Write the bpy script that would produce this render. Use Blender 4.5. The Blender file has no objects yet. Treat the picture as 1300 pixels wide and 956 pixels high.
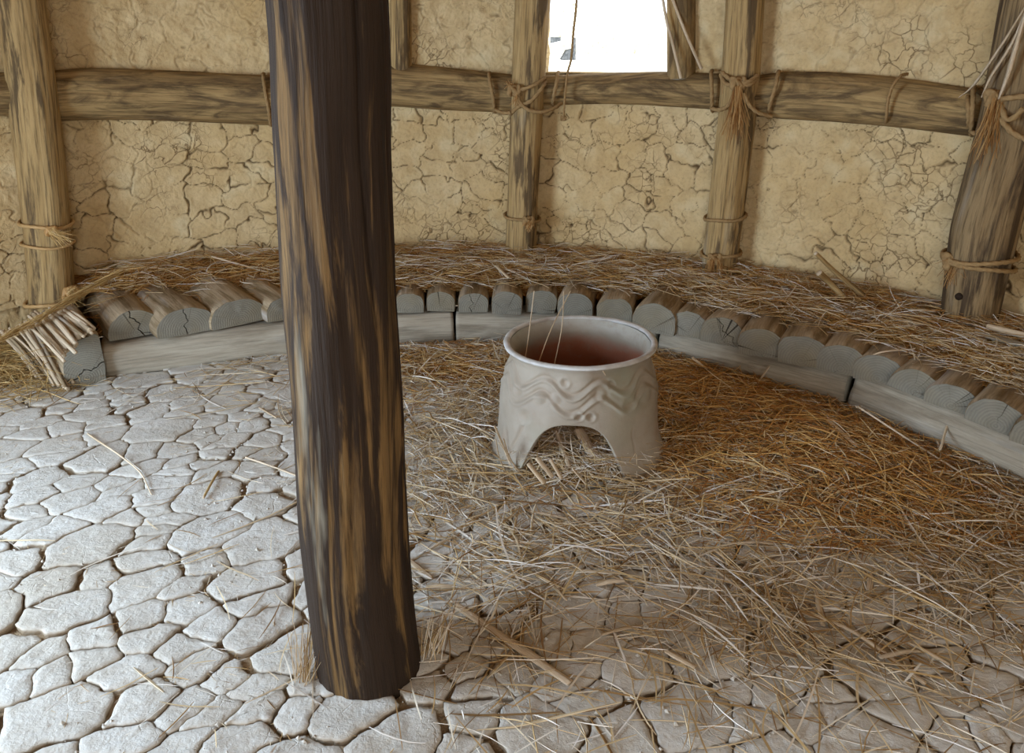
import bpy, math, random
import numpy as np
from mathutils import Vector
random.seed(7); rng = np.random.default_rng(7)
PI = math.pi
S = bpy.context.scene
COL = S.collection

# ------------------------------------------------------------------ camera
F = 1011.0; CAMH = 1.6; PITCH = math.radians(21.0)
cd = bpy.data.cameras.new('camera'); cam = bpy.data.objects.new('camera', cd); COL.objects.link(cam)
cd.sensor_width = 36.0; cd.sensor_fit = 'HORIZONTAL'; cd.lens = F / 1300 * 36.0
cd.shift_y = -(478 - 433) / 1300.0
cd.clip_start = 0.05; cd.clip_end = 300
cam.location = (0, 0, CAMH); cam.rotation_euler = (PI / 2 - PITCH, 0, 0)
S.camera = cam

# ------------------------------------------------------------------ world, sun, daylight at the left doorway, added rear fill, exposure
w = bpy.data.worlds.new('sky'); S.world = w; w.use_nodes = True
bg = w.node_tree.nodes['Background']
bg.inputs[0].default_value = (0.80, 0.90, 1.0, 1); bg.inputs[1].default_value = 3.0
def lamp(name, kind, loc, direction, energy, color, sx=1, sy=1):
    l = bpy.data.lights.new(name, kind); l.energy = energy; l.color = color
    if kind == 'AREA': l.shape = 'RECTANGLE'; l.size = sx; l.size_y = sy
    if kind == 'SUN': l.angle = math.radians(0.6)
    o = bpy.data.objects.new(name, l); COL.objects.link(o); o.location = loc
    o.rotation_euler = Vector(direction).to_track_quat('-Z', 'Y').to_euler()
    return o
lamp('sun', 'SUN', (0, -6, 9), (-0.35, 0.75, -1.1), 5.0, (1, .95, .86))
lamp('doorway_daylight', 'AREA', (-3.05, 1.25, 1.05), (1, 0.12, -0.25), 128, (0.63, 0.81, 1.0), 1.3, 1.8)
lamp('rear_fill', 'AREA', (0.1, -1.75, 1.25), (0, 1, -0.1), 30, (1.0, 0.92, 0.80), 1.7, 1.7)  # warm fill added at an unseen opening behind the camera
S.view_settings.view_transform = 'Standard'; S.view_settings.look = 'None'
S.view_settings.gamma = 1; S.view_settings.use_curve_mapping = False
S.view_settings.exposure = 0.27

# ------------------------------------------------------------------ maths helpers
def ray(px, py):
    x = (px - 650) / F; y = -(py - 433) / F; c, s = math.cos(PITCH), math.sin(PITCH)
    return np.array([x, c + y * s, -s + y * c])
def onz(px, py, z=0.0):
    d = ray(px, py); t = (z - CAMH) / d[2]; return np.array([d[0] * t, d[1] * t, z])
def depth(p): return p[1] * math.cos(PITCH) - (p[2] - CAMH) * math.sin(PITCH)
class Lattice:
    def __init__(s, seed):
        r = np.random.default_rng(seed); s.t = r.random((64, 64, 64)).astype(np.float32)
    def __call__(s, x, y, z):
        x, y, z = np.broadcast_arrays(np.asarray(x, float), np.asarray(y, float), np.asarray(z, float))
        xi, yi, zi = np.floor(x).astype(int), np.floor(y).astype(int), np.floor(z).astype(int)
        f = lambda a, i: (lambda q: q * q * (3 - 2 * q))(a - i)
        u, v, q = f(x, xi), f(y, yi), f(z, zi); T = s.t
        def g(a, b, c): return T[(xi + a) & 63, (yi + b) & 63, (zi + c) & 63]
        L = lambda a, b, k: a + (b - a) * k
        return L(L(L(g(0,0,0), g(1,0,0), u), L(g(0,1,0), g(1,1,0), u), v), L(L(g(0,0,1), g(1,0,1), u), L(g(0,1,1), g(1,1,1), u), v), q) * 2 - 1
N1 = Lattice(11)
def fbm(x, y, z, n=3):
    a = 0; k = 1.0; f = 1.0
    for i in range(n): a = a + k * N1(x * f + 7.3 * i, y * f + 3.1 * i, z * f + 1.7 * i); k *= .5; f *= 2.03
    return a
def cell(x, y, seed):
    """Edge distance (F2-F1) of a jittered grid and the id noise of the nearest cell."""
    r = np.random.default_rng(seed); JX = r.random((128, 128)); JY = r.random((128, 128))
    xi, yi = np.floor(x).astype(int), np.floor(y).astype(int)
    f1 = np.full(x.shape, 9.0); f2 = np.full(x.shape, 9.0); idn = np.zeros(x.shape)
    for a in (-1, 0, 1):
        for b in (-1, 0, 1):
            cx, cy = xi + a, yi + b; jx = JX[cx & 127, cy & 127]; jy = JY[cx & 127, cy & 127]
            d = np.hypot(cx + .1 + .8 * jx - x, cy + .1 + .8 * jy - y)
            m = d < f1; f2 = np.where(m, f1, np.minimum(f2, d)); idn = np.where(m, jx, idn); f1 = np.where(m, d, f1)
    return f2 - f1, idn
def crom(P, n=24, ends=True):
    P = [np.array(p, float) for p in P]; Q = [2 * P[0] - P[1]] + P + [2 * P[-1] - P[-2]]; out = []
    for i in range(1, len(Q) - 2):
        for t in np.arange(n) / n:
            a, b, c, d = Q[i-1], Q[i], Q[i+1], Q[i+2]
            out.append(.5 * ((2*b) + (c-a)*t + (2*a-5*b+4*c-d)*t*t + (3*b-a-3*c+d)*t**3))
    out.append(P[-1]); return np.array(out)

# ------------------------------------------------------------------ object helpers
def mesh(name, V, Fc, mats, parent=None, smooth=True, attrs=None, mi=None, link=True):
    me = bpy.data.meshes.new(name)
    V = np.asarray(V, np.float32)
    if isinstance(Fc, np.ndarray):
        n, k = Fc.shape
        me.vertices.add(len(V)); me.vertices.foreach_set('co', V.ravel())
        me.loops.add(n * k); me.loops.foreach_set('vertex_index', Fc.astype(np.int32).ravel())
        me.polygons.add(n); me.polygons.foreach_set('loop_start', np.arange(0, n * k, k, dtype=np.int32))
        me.update(calc_edges=True)
    else:
        me.from_pydata(V.tolist(), [], Fc); me.update()
    me.polygons.foreach_set('use_smooth', np.full(len(me.polygons), smooth))
    if attrs:
        for k_, a in attrs.items():
            a = np.asarray(a, np.float32)
            if a.ndim == 2: me.attributes.new(k_, 'FLOAT_VECTOR', 'POINT').data.foreach_set('vector', a.ravel())
            else: me.attributes.new(k_, 'FLOAT', 'POINT').data.foreach_set('value', a)
    for m in (mats if isinstance(mats, (list, tuple)) else [mats]): me.materials.append(m)
    if mi is not None: me.polygons.foreach_set('material_index', np.asarray(mi, np.int32))
    o = bpy.data.objects.new(name, me)
    if link: COL.objects.link(o)
    if parent is not None: o.parent = parent
    return o
def recenter(o, p=None):
    """Move the origin to the thing's base so the object sits at its own place."""
    me = o.data; n = len(me.vertices); c = np.empty(n * 3, np.float32); me.vertices.foreach_get('co', c); c = c.reshape(-1, 3)
    if p is None: p = np.array([(c[:,0].min()+c[:,0].max())/2, (c[:,1].min()+c[:,1].max())/2, c[:,2].min()])
    p = np.array(p, np.float32); me.vertices.foreach_set('co', (c - p).ravel()); me.update(); o.location = p.tolist()
    for ch in o.children: ch.location = (-p).tolist()
    return o
def tag(o, label=None, cat=None, group=None, kind=None):
    if label: o['label'] = label
    if cat: o['category'] = cat
    if group: o['group'] = group
    if kind: o['kind'] = kind
    return o
def empty(name, loc=(0, 0, 0)):
    o = bpy.data.objects.new(name, None); COL.objects.link(o); o.location = [float(a) for a in loc]; o.empty_display_size = .1; return o

# ------------------------------------------------------------------ materials
class M:
    def __init__(s, name, rough=.85, spec=.25):
        s.m = bpy.data.materials.new(name); s.m.use_nodes = True; s.t = s.m.node_tree; s.n = s.t.nodes
        s.b = s.n['Principled BSDF']; s.b.inputs['Roughness'].default_value = rough
        s.b.inputs['Specular IOR Level'].default_value = spec
        s.co = s.n.new('ShaderNodeTexCoord').outputs['Object']; s.last = None
    def L(s, a, b): s.t.links.new(a, b)
    def attr(s, name, vec=True):
        n = s.n.new('ShaderNodeAttribute'); n.attribute_name = name; return n.outputs['Vector' if vec else 'Fac']
    def mp(s, v, sc, loc=(0, 0, 0)):
        n = s.n.new('ShaderNodeMapping'); n.inputs['Scale'].default_value = sc; n.inputs['Location'].default_value = loc; s.L(v, n.inputs['Vector']); return n.outputs[0]
    def addv(s, v, x):
        n = s.n.new('ShaderNodeVectorMath'); n.operation = 'ADD'; s.L(v, n.inputs[0]); s.L(x, n.inputs[1]); return n.outputs[0]
    def noise(s, sc, det=4, ro=.55, v=None, dist=0, color=False):
        n = s.n.new('ShaderNodeTexNoise'); n.inputs['Scale'].default_value = sc; n.inputs['Detail'].default_value = det
        n.inputs['Roughness'].default_value = ro; n.inputs['Distortion'].default_value = dist
        s.L(v if v is not None else s.co, n.inputs['Vector']); return n.outputs['Color' if color else 'Fac']
    def vor(s, sc, v=None, feat='DISTANCE_TO_EDGE', out='Distance'):
        n = s.n.new('ShaderNodeTexVoronoi'); n.feature = feat; n.inputs['Scale'].default_value = sc
        s.L(v if v is not None else s.co, n.inputs['Vector']); return n.outputs[out]
    def ramp(s, f, stops):
        n = s.n.new('ShaderNodeValToRGB'); e = n.color_ramp.elements
        while len(e) < len(stops): e.new(.5)
        for i, (p, c) in enumerate(stops):
            e[i].position = p; e[i].color = (c, c, c, 1) if isinstance(c, (int, float)) else (*c, 1)
        s.L(f, n.inputs[0]); return n.outputs[0]
    def mix(s, f, a, b, mode='MIX'):
        n = s.n.new('ShaderNodeMix'); n.data_type = 'RGBA'; n.blend_type = mode
        for i, x in ((0, f), (6, a), (7, b)):
            if isinstance(x, (int, float)): n.inputs[i].default_value = x
            elif isinstance(x, tuple): n.inputs[i].default_value = (*x, 1)
            else: s.L(x, n.inputs[i])
        return n.outputs[2]
    def math(s, op, a, b=0.0):
        n = s.n.new('ShaderNodeMath'); n.operation = op
        for i, x in ((0, a), (1, b)):
            if isinstance(x, (int, float)): n.inputs[i].default_value = x
            else: s.L(x, n.inputs[i])
        return n.outputs[0]
    def sep(s, v, k):
        n = s.n.new('ShaderNodeSeparateXYZ'); s.L(v, n.inputs[0]); return n.outputs[k]
    def bump(s, h, st=.5, d=.01):
        n = s.n.new('ShaderNodeBump'); n.inputs['Strength'].default_value = st; n.inputs['Distance'].default_value = d
        s.L(h, n.inputs['Height'])
        if s.last is not None: s.L(s.last, n.inputs['Normal'])
        s.last = n.outputs[0]; s.L(s.last, s.b.inputs['Normal'])
    def col(s, c):
        if isinstance(c, tuple): s.b.inputs['Base Color'].default_value = (*c, 1)
        else: s.L(c, s.b.inputs['Base Color'])
        return s
    def rnd(s):
        return s.n.new('ShaderNodeObjectInfo').outputs['Random']
    def island(s):
        return s.n.new('ShaderNodeNewGeometry').outputs['Random Per Island']

def wood_mat(name, dark, mid, light, patch=(.45, .58), grey=None, gk=.0, gs=1.0, rough=.8, fk=.45, bz=1.5, bx=13, bd=.35):
    m = M(name, rough, .2); g = m.attr('gc')
    off = m.n.new('ShaderNodeCombineXYZ'); r = m.rnd(); m.L(m.math('MULTIPLY', r, 37.0), off.inputs[0]); m.L(m.math('MULTIPLY', r, 19.0), off.inputs[2])
    g = m.addv(g, off.outputs[0])
    fine = m.noise(1, 5, .65, m.mp(g, (95 * gs, 95 * gs, 4)))
    med = m.noise(1, 4, .6, m.mp(g, (26 * gs, 26 * gs, 2.2)), .6)
    big = m.noise(1, 6, .64, m.mp(g, (bx * gs, bx * gs, bz), (3, 1, 2)), bd)
    c = m.mix(m.ramp(med, [(.3, 0), (.7, 1)]), mid, light)
    c = m.mix(m.ramp(big, [(patch[0], 1), (patch[1], 0)]), c, dark)
    c = m.mix(m.ramp(fine, [(.36, fk), (.52, 0)]), c, tuple(x * .5 for x in dark))
    if grey:
        gg = m.noise(1, 4, .6, m.mp(g, (9, 9, 1.3), (9, 4, 7)))
        c = m.mix(m.ramp(gg, [(.62 - gk, 0), (.78 - gk, .85)]), c, grey)
    m.col(c); m.bump(fine, .75, .006); m.bump(big, .35, .012); return m.m
W_POST = wood_mat('dark_stained_post_wood', (.028, .016, .009), (.085, .048, .019), (.21, .122, .045), (.53, .60), (.28, .25, .19), -.005, fk=.6, bz=1.15, bx=15, bd=.7)
W_LIGHT = wood_mat('weathered_ochre_post_wood', (.13, .085, .042), (.33, .21, .085), (.47, .325, .15), (.405, .475), (.36, .30, .21), .02, bz=1.5, fk=.6)
W_SHADE = wood_mat('shaded_post_wood', (.075, .048, .026), (.20, .13, .062), (.31, .215, .11), (.42, .52), (.30, .25, .19), .02, bz=1.3, fk=.65)  # darker copy of the post wood: shadow side put into the colour
W_BEAM = wood_mat('brown_beam_wood', (.12, .076, .035), (.27, .17, .072), (.42, .285, .125), (.38, .56), (.36, .28, .18), .0, bz=2.4, bx=10, bd=1.4, fk=.6)
W_SILL = wood_mat('grey_sill_log_wood', (.22, .18, .13), (.34, .29, .22), (.43, .38, .30), (.36, .55), (.38, .36, .32), .04, fk=.35, bz=1.4, bx=9)
W_HALF = wood_mat('weathered_half_log_wood', (.18, .12, .06), (.33, .24, .14), (.46, .36, .25), (.38, .55), (.42, .37, .33), .06, fk=.35)
W_REED = wood_mat('pale_reed', (.26, .17, .09), (.52, .39, .25), (.68, .56, .42), (.30, .42), (.60, .54, .48), .02, 2.0, fk=.3)
W_CHOP = M('pale_chopped_end', .9, .1); W_CHOP.col(W_CHOP.ramp(W_CHOP.noise(30, 4), [(.35, (.38, .29, .17)), (.65, (.66, .57, .42))])); W_CHOP.bump(W_CHOP.noise(45, 3), .8, .01); W_CHOP = W_CHOP.m
def end_mat():
    m = M('grey_sawn_end_grain', .9, .12); g = m.attr('gc'); off = m.n.new('ShaderNodeCombineXYZ'); r = m.rnd()
    m.L(m.math('MULTIPLY', r, 23.0), off.inputs[2])
    gj = m.addv(g, off.outputs[0])
    wv = m.n.new('ShaderNodeTexWave'); wv.wave_type = 'RINGS'; wv.rings_direction = 'SPHERICAL'; wv.inputs['Scale'].default_value = 28; wv.inputs['Distortion'].default_value = 3; wv.inputs['Detail'].default_value = 3
    m.L(g, wv.inputs['Vector'])
    at = m.n.new('ShaderNodeMath'); at.operation = 'ARCTAN2'; m.L(m.sep(g, 1), at.inputs[0]); m.L(m.sep(g, 0), at.inputs[1])
    cx = m.n.new('ShaderNodeCombineXYZ'); m.L(m.math('MULTIPLY', at.outputs[0], 4.5), cx.inputs[0]); m.L(m.math('MULTIPLY', r, 50.0), cx.inputs[1])
    rad = m.noise(1.6, 4, .7, cx.outputs[0])
    c = m.mix(m.noise(14, 5, .6, gj), (.165, .15, .12), (.31, .29, .235))
    c = m.mix(m.ramp(m.noise(5, 3, .5, gj), [(.45, 0), (.7, .6)]), c, (.25, .20, .12))
    c = m.mix(m.math('MULTIPLY', wv.outputs['Fac'], .35), c, (.13, .12, .10))
    crk = m.ramp(rad, [(.33, 1), (.375, 0)])
    c = m.mix(crk, c, (.05, .04, .03)); m.col(c)
    m.bump(wv.outputs['Fac'], .25, .003); m.bump(m.math('SUBTRACT', 1.0, crk), .8, .012); m.bump(m.noise(120, 3, .6, gj), .5, .004); return m.m
W_END = end_mat()
def clay_wall_mat():
    m = M('cracked_yellow_clay_wall', .95, .1); k = m.attr('crack', False)
    n = m.noise(2.2, 5, .6); n2 = m.noise(11, 5, .62); n3 = m.noise(60, 4, .6)
    c = m.mix(m.ramp(n, [(.35, 0), (.65, 1)]), (.56, .395, .19), (.635, .485, .275))
    c = m.mix(m.ramp(n2, [(.3, .5), (.6, 0)]), c, (.40, .275, .13))
    c = m.mix(m.ramp(n3, [(.32, .35), (.5, 0)]), c, (.34, .24, .12))
    c = m.mix(m.ramp(m.noise(5.5, 3, .5), [(.56, 0), (.72, .5)]), c, (.64, .54, .34))
    # hairline network (fine relief between the modelled cracks)
    v = m.addv(m.co, m.mix(1.0, (0, 0, 0), m.math('MULTIPLY', m.noise(9, 3), .16)))
    h = m.ramp(m.vor(13, v), [(.0, 0), (.012, .15), (.040, 1)])
    gate = m.ramp(m.noise(3.1, 2, .5, m.mp(m.co, (1, 1, 1), (4, 2, 1))), [(.50, 1), (.66, 0)])
    hh = m.mix(gate, h, (1, 1, 1))
    c = m.mix(m.math('MULTIPLY', m.math('SUBTRACT', 1.0, hh), .7), c, (.15, .09, .04))
    c = m.mix(k, c, (.085, .05, .022)); m.col(c)
    m.bump(hh, .6, .008); m.bump(n2, .45, .018); m.bump(n3, .5, .006); m.bump(m.noise(180, 2), .3, .002)
    return m.m
CLAY = clay_wall_mat()
def plate_mat(name, a, b, stain):
    m = M(name, .82, .28); n = m.noise(3.2, 5, .6); n2 = m.noise(26, 5, .65)
    c = m.mix(m.ramp(n, [(.35, 0), (.65, 1)]), a, b)
    c = m.mix(m.ramp(n2, [(.3, .45), (.55, 0)]), c, stain)
    c = m.mix(m.ramp(m.noise(1.3, 4, .6, m.mp(m.co, (1, 1, 1), (7, 3, 0))), [(.5, 0), (.68, .6)]), c, stain)
    c = m.mix(m.math('MULTIPLY', m.rnd(), .25), c, stain)
    s = m.ramp(m.sep(m.co, 2), [(0, 1), (1, 0)])
    k = m.attr('rim', False); c = m.mix(m.math('MULTIPLY', k, .8), c, (.30, .215, .13))
    m.col(c); m.bump(m.noise(7, 4), .35, .03); m.bump(n2, .5, .01); m.bump(m.noise(95, 4, .65), .5, .004)
    h = m.ramp(m.vor(9, m.addv(m.co, m.mix(1.0, (0, 0, 0), m.math('MULTIPLY', m.noise(12, 3), .12)))), [(0, 0), (.02, 1)])
    g = m.ramp(m.noise(2.4, 2, .5), [(.45, 1), (.6, 0)]); m.bump(m.mix(g, h, (1, 1, 1)), .4, .006)
    return m.m
PLATE = plate_mat('dried_clay_plate', (.55, .53, .49), (.66, .65, .62), (.43, .375, .30))
def soil_mat():
    m = M('loose_brown_soil', .95, .1); n = m.noise(18, 6, .7)
    c = m.ramp(n, [(.3, (.18, .12, .07)), (.5, (.33, .24, .15)), (.7, (.50, .41, .29))]); m.col(c); m.bump(n, .9, .02); m.bump(m.noise(110, 3), .6, .006); return m.m
SOIL = soil_mat()
def straw_mat(name, stops, rough=.55):
    m = M(name, rough, .35); r = m.island()
    c = m.ramp(r, stops)
    c = m.mix(m.math('MULTIPLY', m.noise(30, 2), .35), c, (.25, .14, .05)); m.col(c)
    m.b.inputs['Subsurface Weight'].default_value = 0; return m.m
STRAW_DRY = straw_mat('pale_dry_straw', [(0, (.17, .09, .035)), (.2, (.40, .25, .10)), (.42, (.58, .42, .21)), (.62, (.72, .60, .41)), (.82, (.80, .75, .66)), (1, (.86, .84, .82))])
STRAW_RED = straw_mat('rusty_brown_straw', [(0, (.20, .07, .014)), (.35, (.46, .20, .042)), (.65, (.64, .36, .10)), (.9, (.74, .52, .23)), (1, (.84, .76, .60))])
STRAW_GOLD = straw_mat('golden_straw', [(0, (.24, .13, .04)), (.4, (.50, .31, .10)), (.8, (.66, .46, .19)), (1, (.74, .60, .36))])
def bed_mat():
    m = M('matted_straw_litter', .9, .15)
    a = m.noise(1, 4, .7, m.mp(m.co, (16, 130, 60))); b = m.noise(1, 4, .7, m.mp(m.co, (120, 18, 60)))
    n = m.math('MAXIMUM', a, b); c = m.ramp(n, [(.42, (.10, .042, .012)), (.56, (.34, .165, .05)), (.72, (.56, .34, .12))]); m.col(c); m.bump(n, 1, .02); return m.m
BED = bed_mat()
def rope_mat(name, a, b):
    m = M(name, .85, .15); g = m.attr('gc'); wv = m.n.new('ShaderNodeTexWave'); wv.inputs['Scale'].default_value = 1.0; wv.bands_direction = 'X'
    m.L(m.mp(g, (1, 1, 1)), wv.inputs['Vector'])
    n = m.noise(60, 3); m.col(m.mix(n, a, b)); m.bump(m.noise(220, 2), .5, .003); return m.m
ROPE = rope_mat('brown_hemp_rope', (.20, .115, .045), (.40, .265, .125))
FRAY = straw_mat('frayed_rope_fibre', [(0, (.20, .08, .02)), (.5, (.44, .23, .075)), (1, (.60, .42, .20))])
def pot_mat(inner):
    m = M('fired_clay_inner' if inner else 'fired_clay_outer', .6 if not inner else .55, .35); z = m.sep(m.co, 2)
    n = m.noise(4.2, 4, .55); n2 = m.noise(22, 5, .65); n3 = m.noise(2.3, 3, .5, m.mp(m.co, (1, 1, 1), (5, 5, 2)))
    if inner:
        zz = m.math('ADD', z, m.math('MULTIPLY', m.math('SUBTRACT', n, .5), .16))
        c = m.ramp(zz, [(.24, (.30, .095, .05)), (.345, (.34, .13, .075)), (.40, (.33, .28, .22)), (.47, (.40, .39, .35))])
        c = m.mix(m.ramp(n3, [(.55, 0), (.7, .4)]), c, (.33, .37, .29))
    else:
        c = m.mix(m.ramp(n, [(.35, 0), (.65, 1)]), (.27, .225, .175), (.345, .30, .245))
        c = m.mix(m.ramp(n3, [(.52, 0), (.68, .55)]), c, (.25, .275, .20))
        c = m.mix(m.ramp(m.noise(3.1, 3, .5, m.mp(m.co, (1, 1, 1), (1, 8, 3))), [(.55, 0), (.7, .6)]), c, (.37, .235, .165))
        k = m.attr('relief', False); c = m.mix(m.math('MULTIPLY', k, .45), c, (.27, .20, .14))
    c = m.mix(m.ramp(n2, [(.3, .4), (.5, 0)]), c, (.27, .21, .16)); m.col(c)
    m.bump(n2, .25, .006); m.bump(m.noise(120, 3), .25, .002); return m.m
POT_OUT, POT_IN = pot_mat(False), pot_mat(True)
_m = M('highlight_pale_rim', .5, .4); _m.col(_m.ramp(_m.noise(14, 4), [(.35, (.38, .35, .32)), (.6, (.55, .54, .53))])); _m.bump(_m.noise(60, 3), .2, .003); POT_RIM = _m.m  # rim colour paler than the body, holds the highlight from above
_m = M('sunlit_dry_ground', .95, .1); _m.col(_m.ramp(_m.noise(1.4, 6, .65), [(.35, (.62, .57, .47)), (.65, (.80, .76, .68))])); _m.bump(_m.noise(6, 5), .5, .05); GROUND = _m.m
_m = M('dark_grey_stone', .85, .2); _m.col(_m.ramp(_m.noise(9, 5), [(.35, (.05, .055, .06)), (.65, (.12, .125, .13))])); STONE = _m.m
_m = M('pale_board', .8, .2); _m.col(_m.ramp(_m.noise(5, 4), [(.35, (.70, .68, .64)), (.65, (.8, .79, .76))])); PALE = _m.m
_m = M('dry_bank_scrub', .95, .1); _m.col(_m.ramp(_m.noise(3, 6, .7), [(.35, (.30, .27, .20)), (.65, (.70, .66, .58))])); _m.bump(_m.noise(8, 4), 1, .1); SCRUB = _m.m

# ------------------------------------------------------------------ the wall line (plan), arc length, and rays onto it
WALLP = [(-3.32, 2.35), (-3.15, 3.0), (-2.88, 3.62), (-2.50, 4.17), (-2.08, 4.50), (-1.60, 4.70), (-.68, 4.84), (0, 4.83), (.8, 4.62), (1.45, 4.24), (2.02, 3.78), (2.42, 3.32), (2.80, 2.70), (3.05, 2.0)]
WC = crom(WALLP, 20); WT = np.gradient(WC, axis=0); WT /= np.linalg.norm(WT, axis=1)[:, None]
WN = np.stack([WT[:, 1], -WT[:, 0]], 1)                         # points into the room
WS = np.concatenate([[0], np.cumsum(np.linalg.norm(np.diff(WC, axis=0), axis=1))])
def wall_at(s, off=0.0):
    s = np.asarray(s, float); p = np.stack([np.interp(s, WS, WC[:, k]) for k in (0, 1)], -1); n = np.stack([np.interp(s, WS, WN[:, k]) for k in (0, 1)], -1)
    n /= np.linalg.norm(n, axis=-1, keepdims=True); return p + n * np.asarray(off)[..., None], n
def hit(px, py, off=0.0, full=False):
    """The point of the wall surface (moved 'off' into the room) that lies along a line of sight."""
    d = ray(px, py); Q = WC + WN * off; best = None
    for i in range(len(Q) - 1):
        a, b = Q[i], Q[i + 1]; e = b - a; den = d[0] * e[1] - d[1] * e[0]
        if abs(den) < 1e-9: continue
        t = (a[0] * e[1] - a[1] * e[0]) / den; u = (a[0] * d[1] - a[1] * d[0]) / den
        if t > 0 and -1e-6 <= u <= 1 + 1e-6 and (best is None or t > best[0]): best = (t, WS[i] + u * (WS[i + 1] - WS[i]))
    if best is None:
        best = (4.2, WS[-1] * .9)
    t, s = best; p = np.array([d[0] * t, d[1] * t, CAMH + d[2] * t])
    return (p, s) if full else p

# ------------------------------------------------------------------ wall_back: dense clay surface with real cracks, opening for the window
WINL = hit(690, 60, 0, True)[1]; WINR = hit(850, 60, 0, True)[1]; WINB = float(hit(770, 93, 0)[2]); WTOP = 2.35; WINT = 2.0
def build_wall():
    ds = .0056; s = np.arange(hit(2, 200, 0, True)[1] - .45, min(hit(1298, 300, 0, True)[1] + .35, WS[-1]), ds); z = np.concatenate([np.arange(-.02, .25, .03), np.arange(.25, 1.82, ds), np.arange(1.83, WTOP + .02, .04)])
    Sg, Zg = np.meshgrid(s, z, indexing='ij')
    lowf = fbm(Sg * 1.3, Zg * 1.3, 3.0, 3)
    wx = .05 * fbm(Sg * 9, Zg * 9, 5.5, 3); wz = .05 * fbm(Sg * 9, Zg * 9, 9.5, 3)
    e1, _ = cell((Sg + wx) * 6.0, (Zg + wz) * 7.8, 3); e2, _ = cell((Sg + wx * .8) * 11, (Zg + wz * .8) * 14, 4)
    g1 = np.clip(.92 + .6 * fbm(Sg * 3.1, Zg * 3.1, 21.0, 2), 0, .9); g2 = np.clip(.74 + .9 * fbm(Sg * 2.6, Zg * 2.6, 31.0, 2), 0, 1)
    upper = 1 / (1 + np.exp(-(Zg - 1.38) * 40))
    thin = np.clip(1 + .8 * fbm(Sg * 5, Zg * 5, 41.0, 2), .5, 1.8)
    c1 = np.clip(1 - e1 / (.056 * np.minimum(thin, 1.25) * (.4 + .6 * g1) + 1e-4), 0, 1) * g1 * (1 - .62 * upper)
    c2 = np.clip(1 - e2 / (.088 * thin * (.5 + .5 * g2) + 1e-4), 0, 1) * g2 * .22 * (1 - .55 * upper)
    crack = np.maximum(c1, c2)
    rough = .010 * lowf + .006 * fbm(Sg * 7, Zg * 7, 51.0, 3) + upper * .006 * fbm(Sg * 22, Zg * 22, 61.0, 3) + .0014 * fbm(Sg * 60, Zg * 60, 71.0, 2)
    pit = np.clip(fbm(Sg * 16, Zg * 24, 81.0, 2) - 1.05, 0, 1) * upper
    lip = .003 * np.exp(-((e1 - .10) / .05) ** 2) * g1
    off = rough + lip - .013 * crack ** .7 - .05 * pit
    P, n = wall_at(Sg, off); V = np.concatenate([P, Zg[..., None]], -1).reshape(-1, 3)
    ns, nz = len(s), len(z); i = np.arange(ns - 1)[:, None] * nz + np.arange(nz - 1)[None]; Q = np.stack([i, i + 1, i + nz + 1, i + nz], -1)
    sc, zc = (s[:-1] + ds / 2)[:, None], ((z[:-1] + z[1:]) / 2)[None]
    hole = (sc > WINL) & (sc < WINR) & (zc > WINB) & (zc < WINT)
    att = np.clip(crack * 1.3 + pit * 2, 0, 1) ** 1.25
    mesh('wall_back', V, Q[~hole], CLAY, attrs={'crack': att.ravel()}).__setitem__('kind', 'structure')
    return s[0], s[-1]
s0, s1 = build_wall()
# outer skin of the same wall, the side walls with the doorway, the roof: they close the room the daylight enters
def strip(name, pts, z0, z1, m, holes=(), n=60, kind='structure'):
    C = crom(pts, 12); V = []; Fc = []
    for k, p in enumerate(C):
        for zz in (z0, (z0 + z1) / 2, z1): V.append((p[0] + .02 * math.sin(k * 1.7), p[1], zz))
    for k in range(len(C) - 1):
        for r in range(2): a = k * 3 + r; Fc.append((a, a + 1, a + 4, a + 3))
    o = mesh(name, V, Fc, m); o['kind'] = kind; return o
a0, a1 = wall_at(s0)[0], wall_at(s1)[0]
pl = [tuple(p) for p, q in zip(WC, WS) if q < s0]
strip('wall_left', [(-3.38, 2.02), (-3.32, 2.35), (-3.15, 3.0), tuple(a0)], 0, WTOP, CLAY)
strip('wall_right', [tuple(a1), (3.05, 2.0), (3.1, .8), (2.6, -.8), (1.1, -1.9)], 0, WTOP, CLAY)
strip('wall_front', [(-.9, -1.95), (-2.3, -1.1), (-3.1, .2), (-3.2, .45)], 0, WTOP, CLAY)
V = [(0, 1.5, 3.9)]; n = 40
for k in range(n): a = 2 * PI * k / n; V.append((3.75 * math.cos(a), 1.5 + 3.75 * math.sin(a), WTOP - .02))
o = mesh('ceiling', V, [(0, 1 + (k + 1) % n, 1 + k) for k in range(n)], BED); o['kind'] = 'structure'
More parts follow.
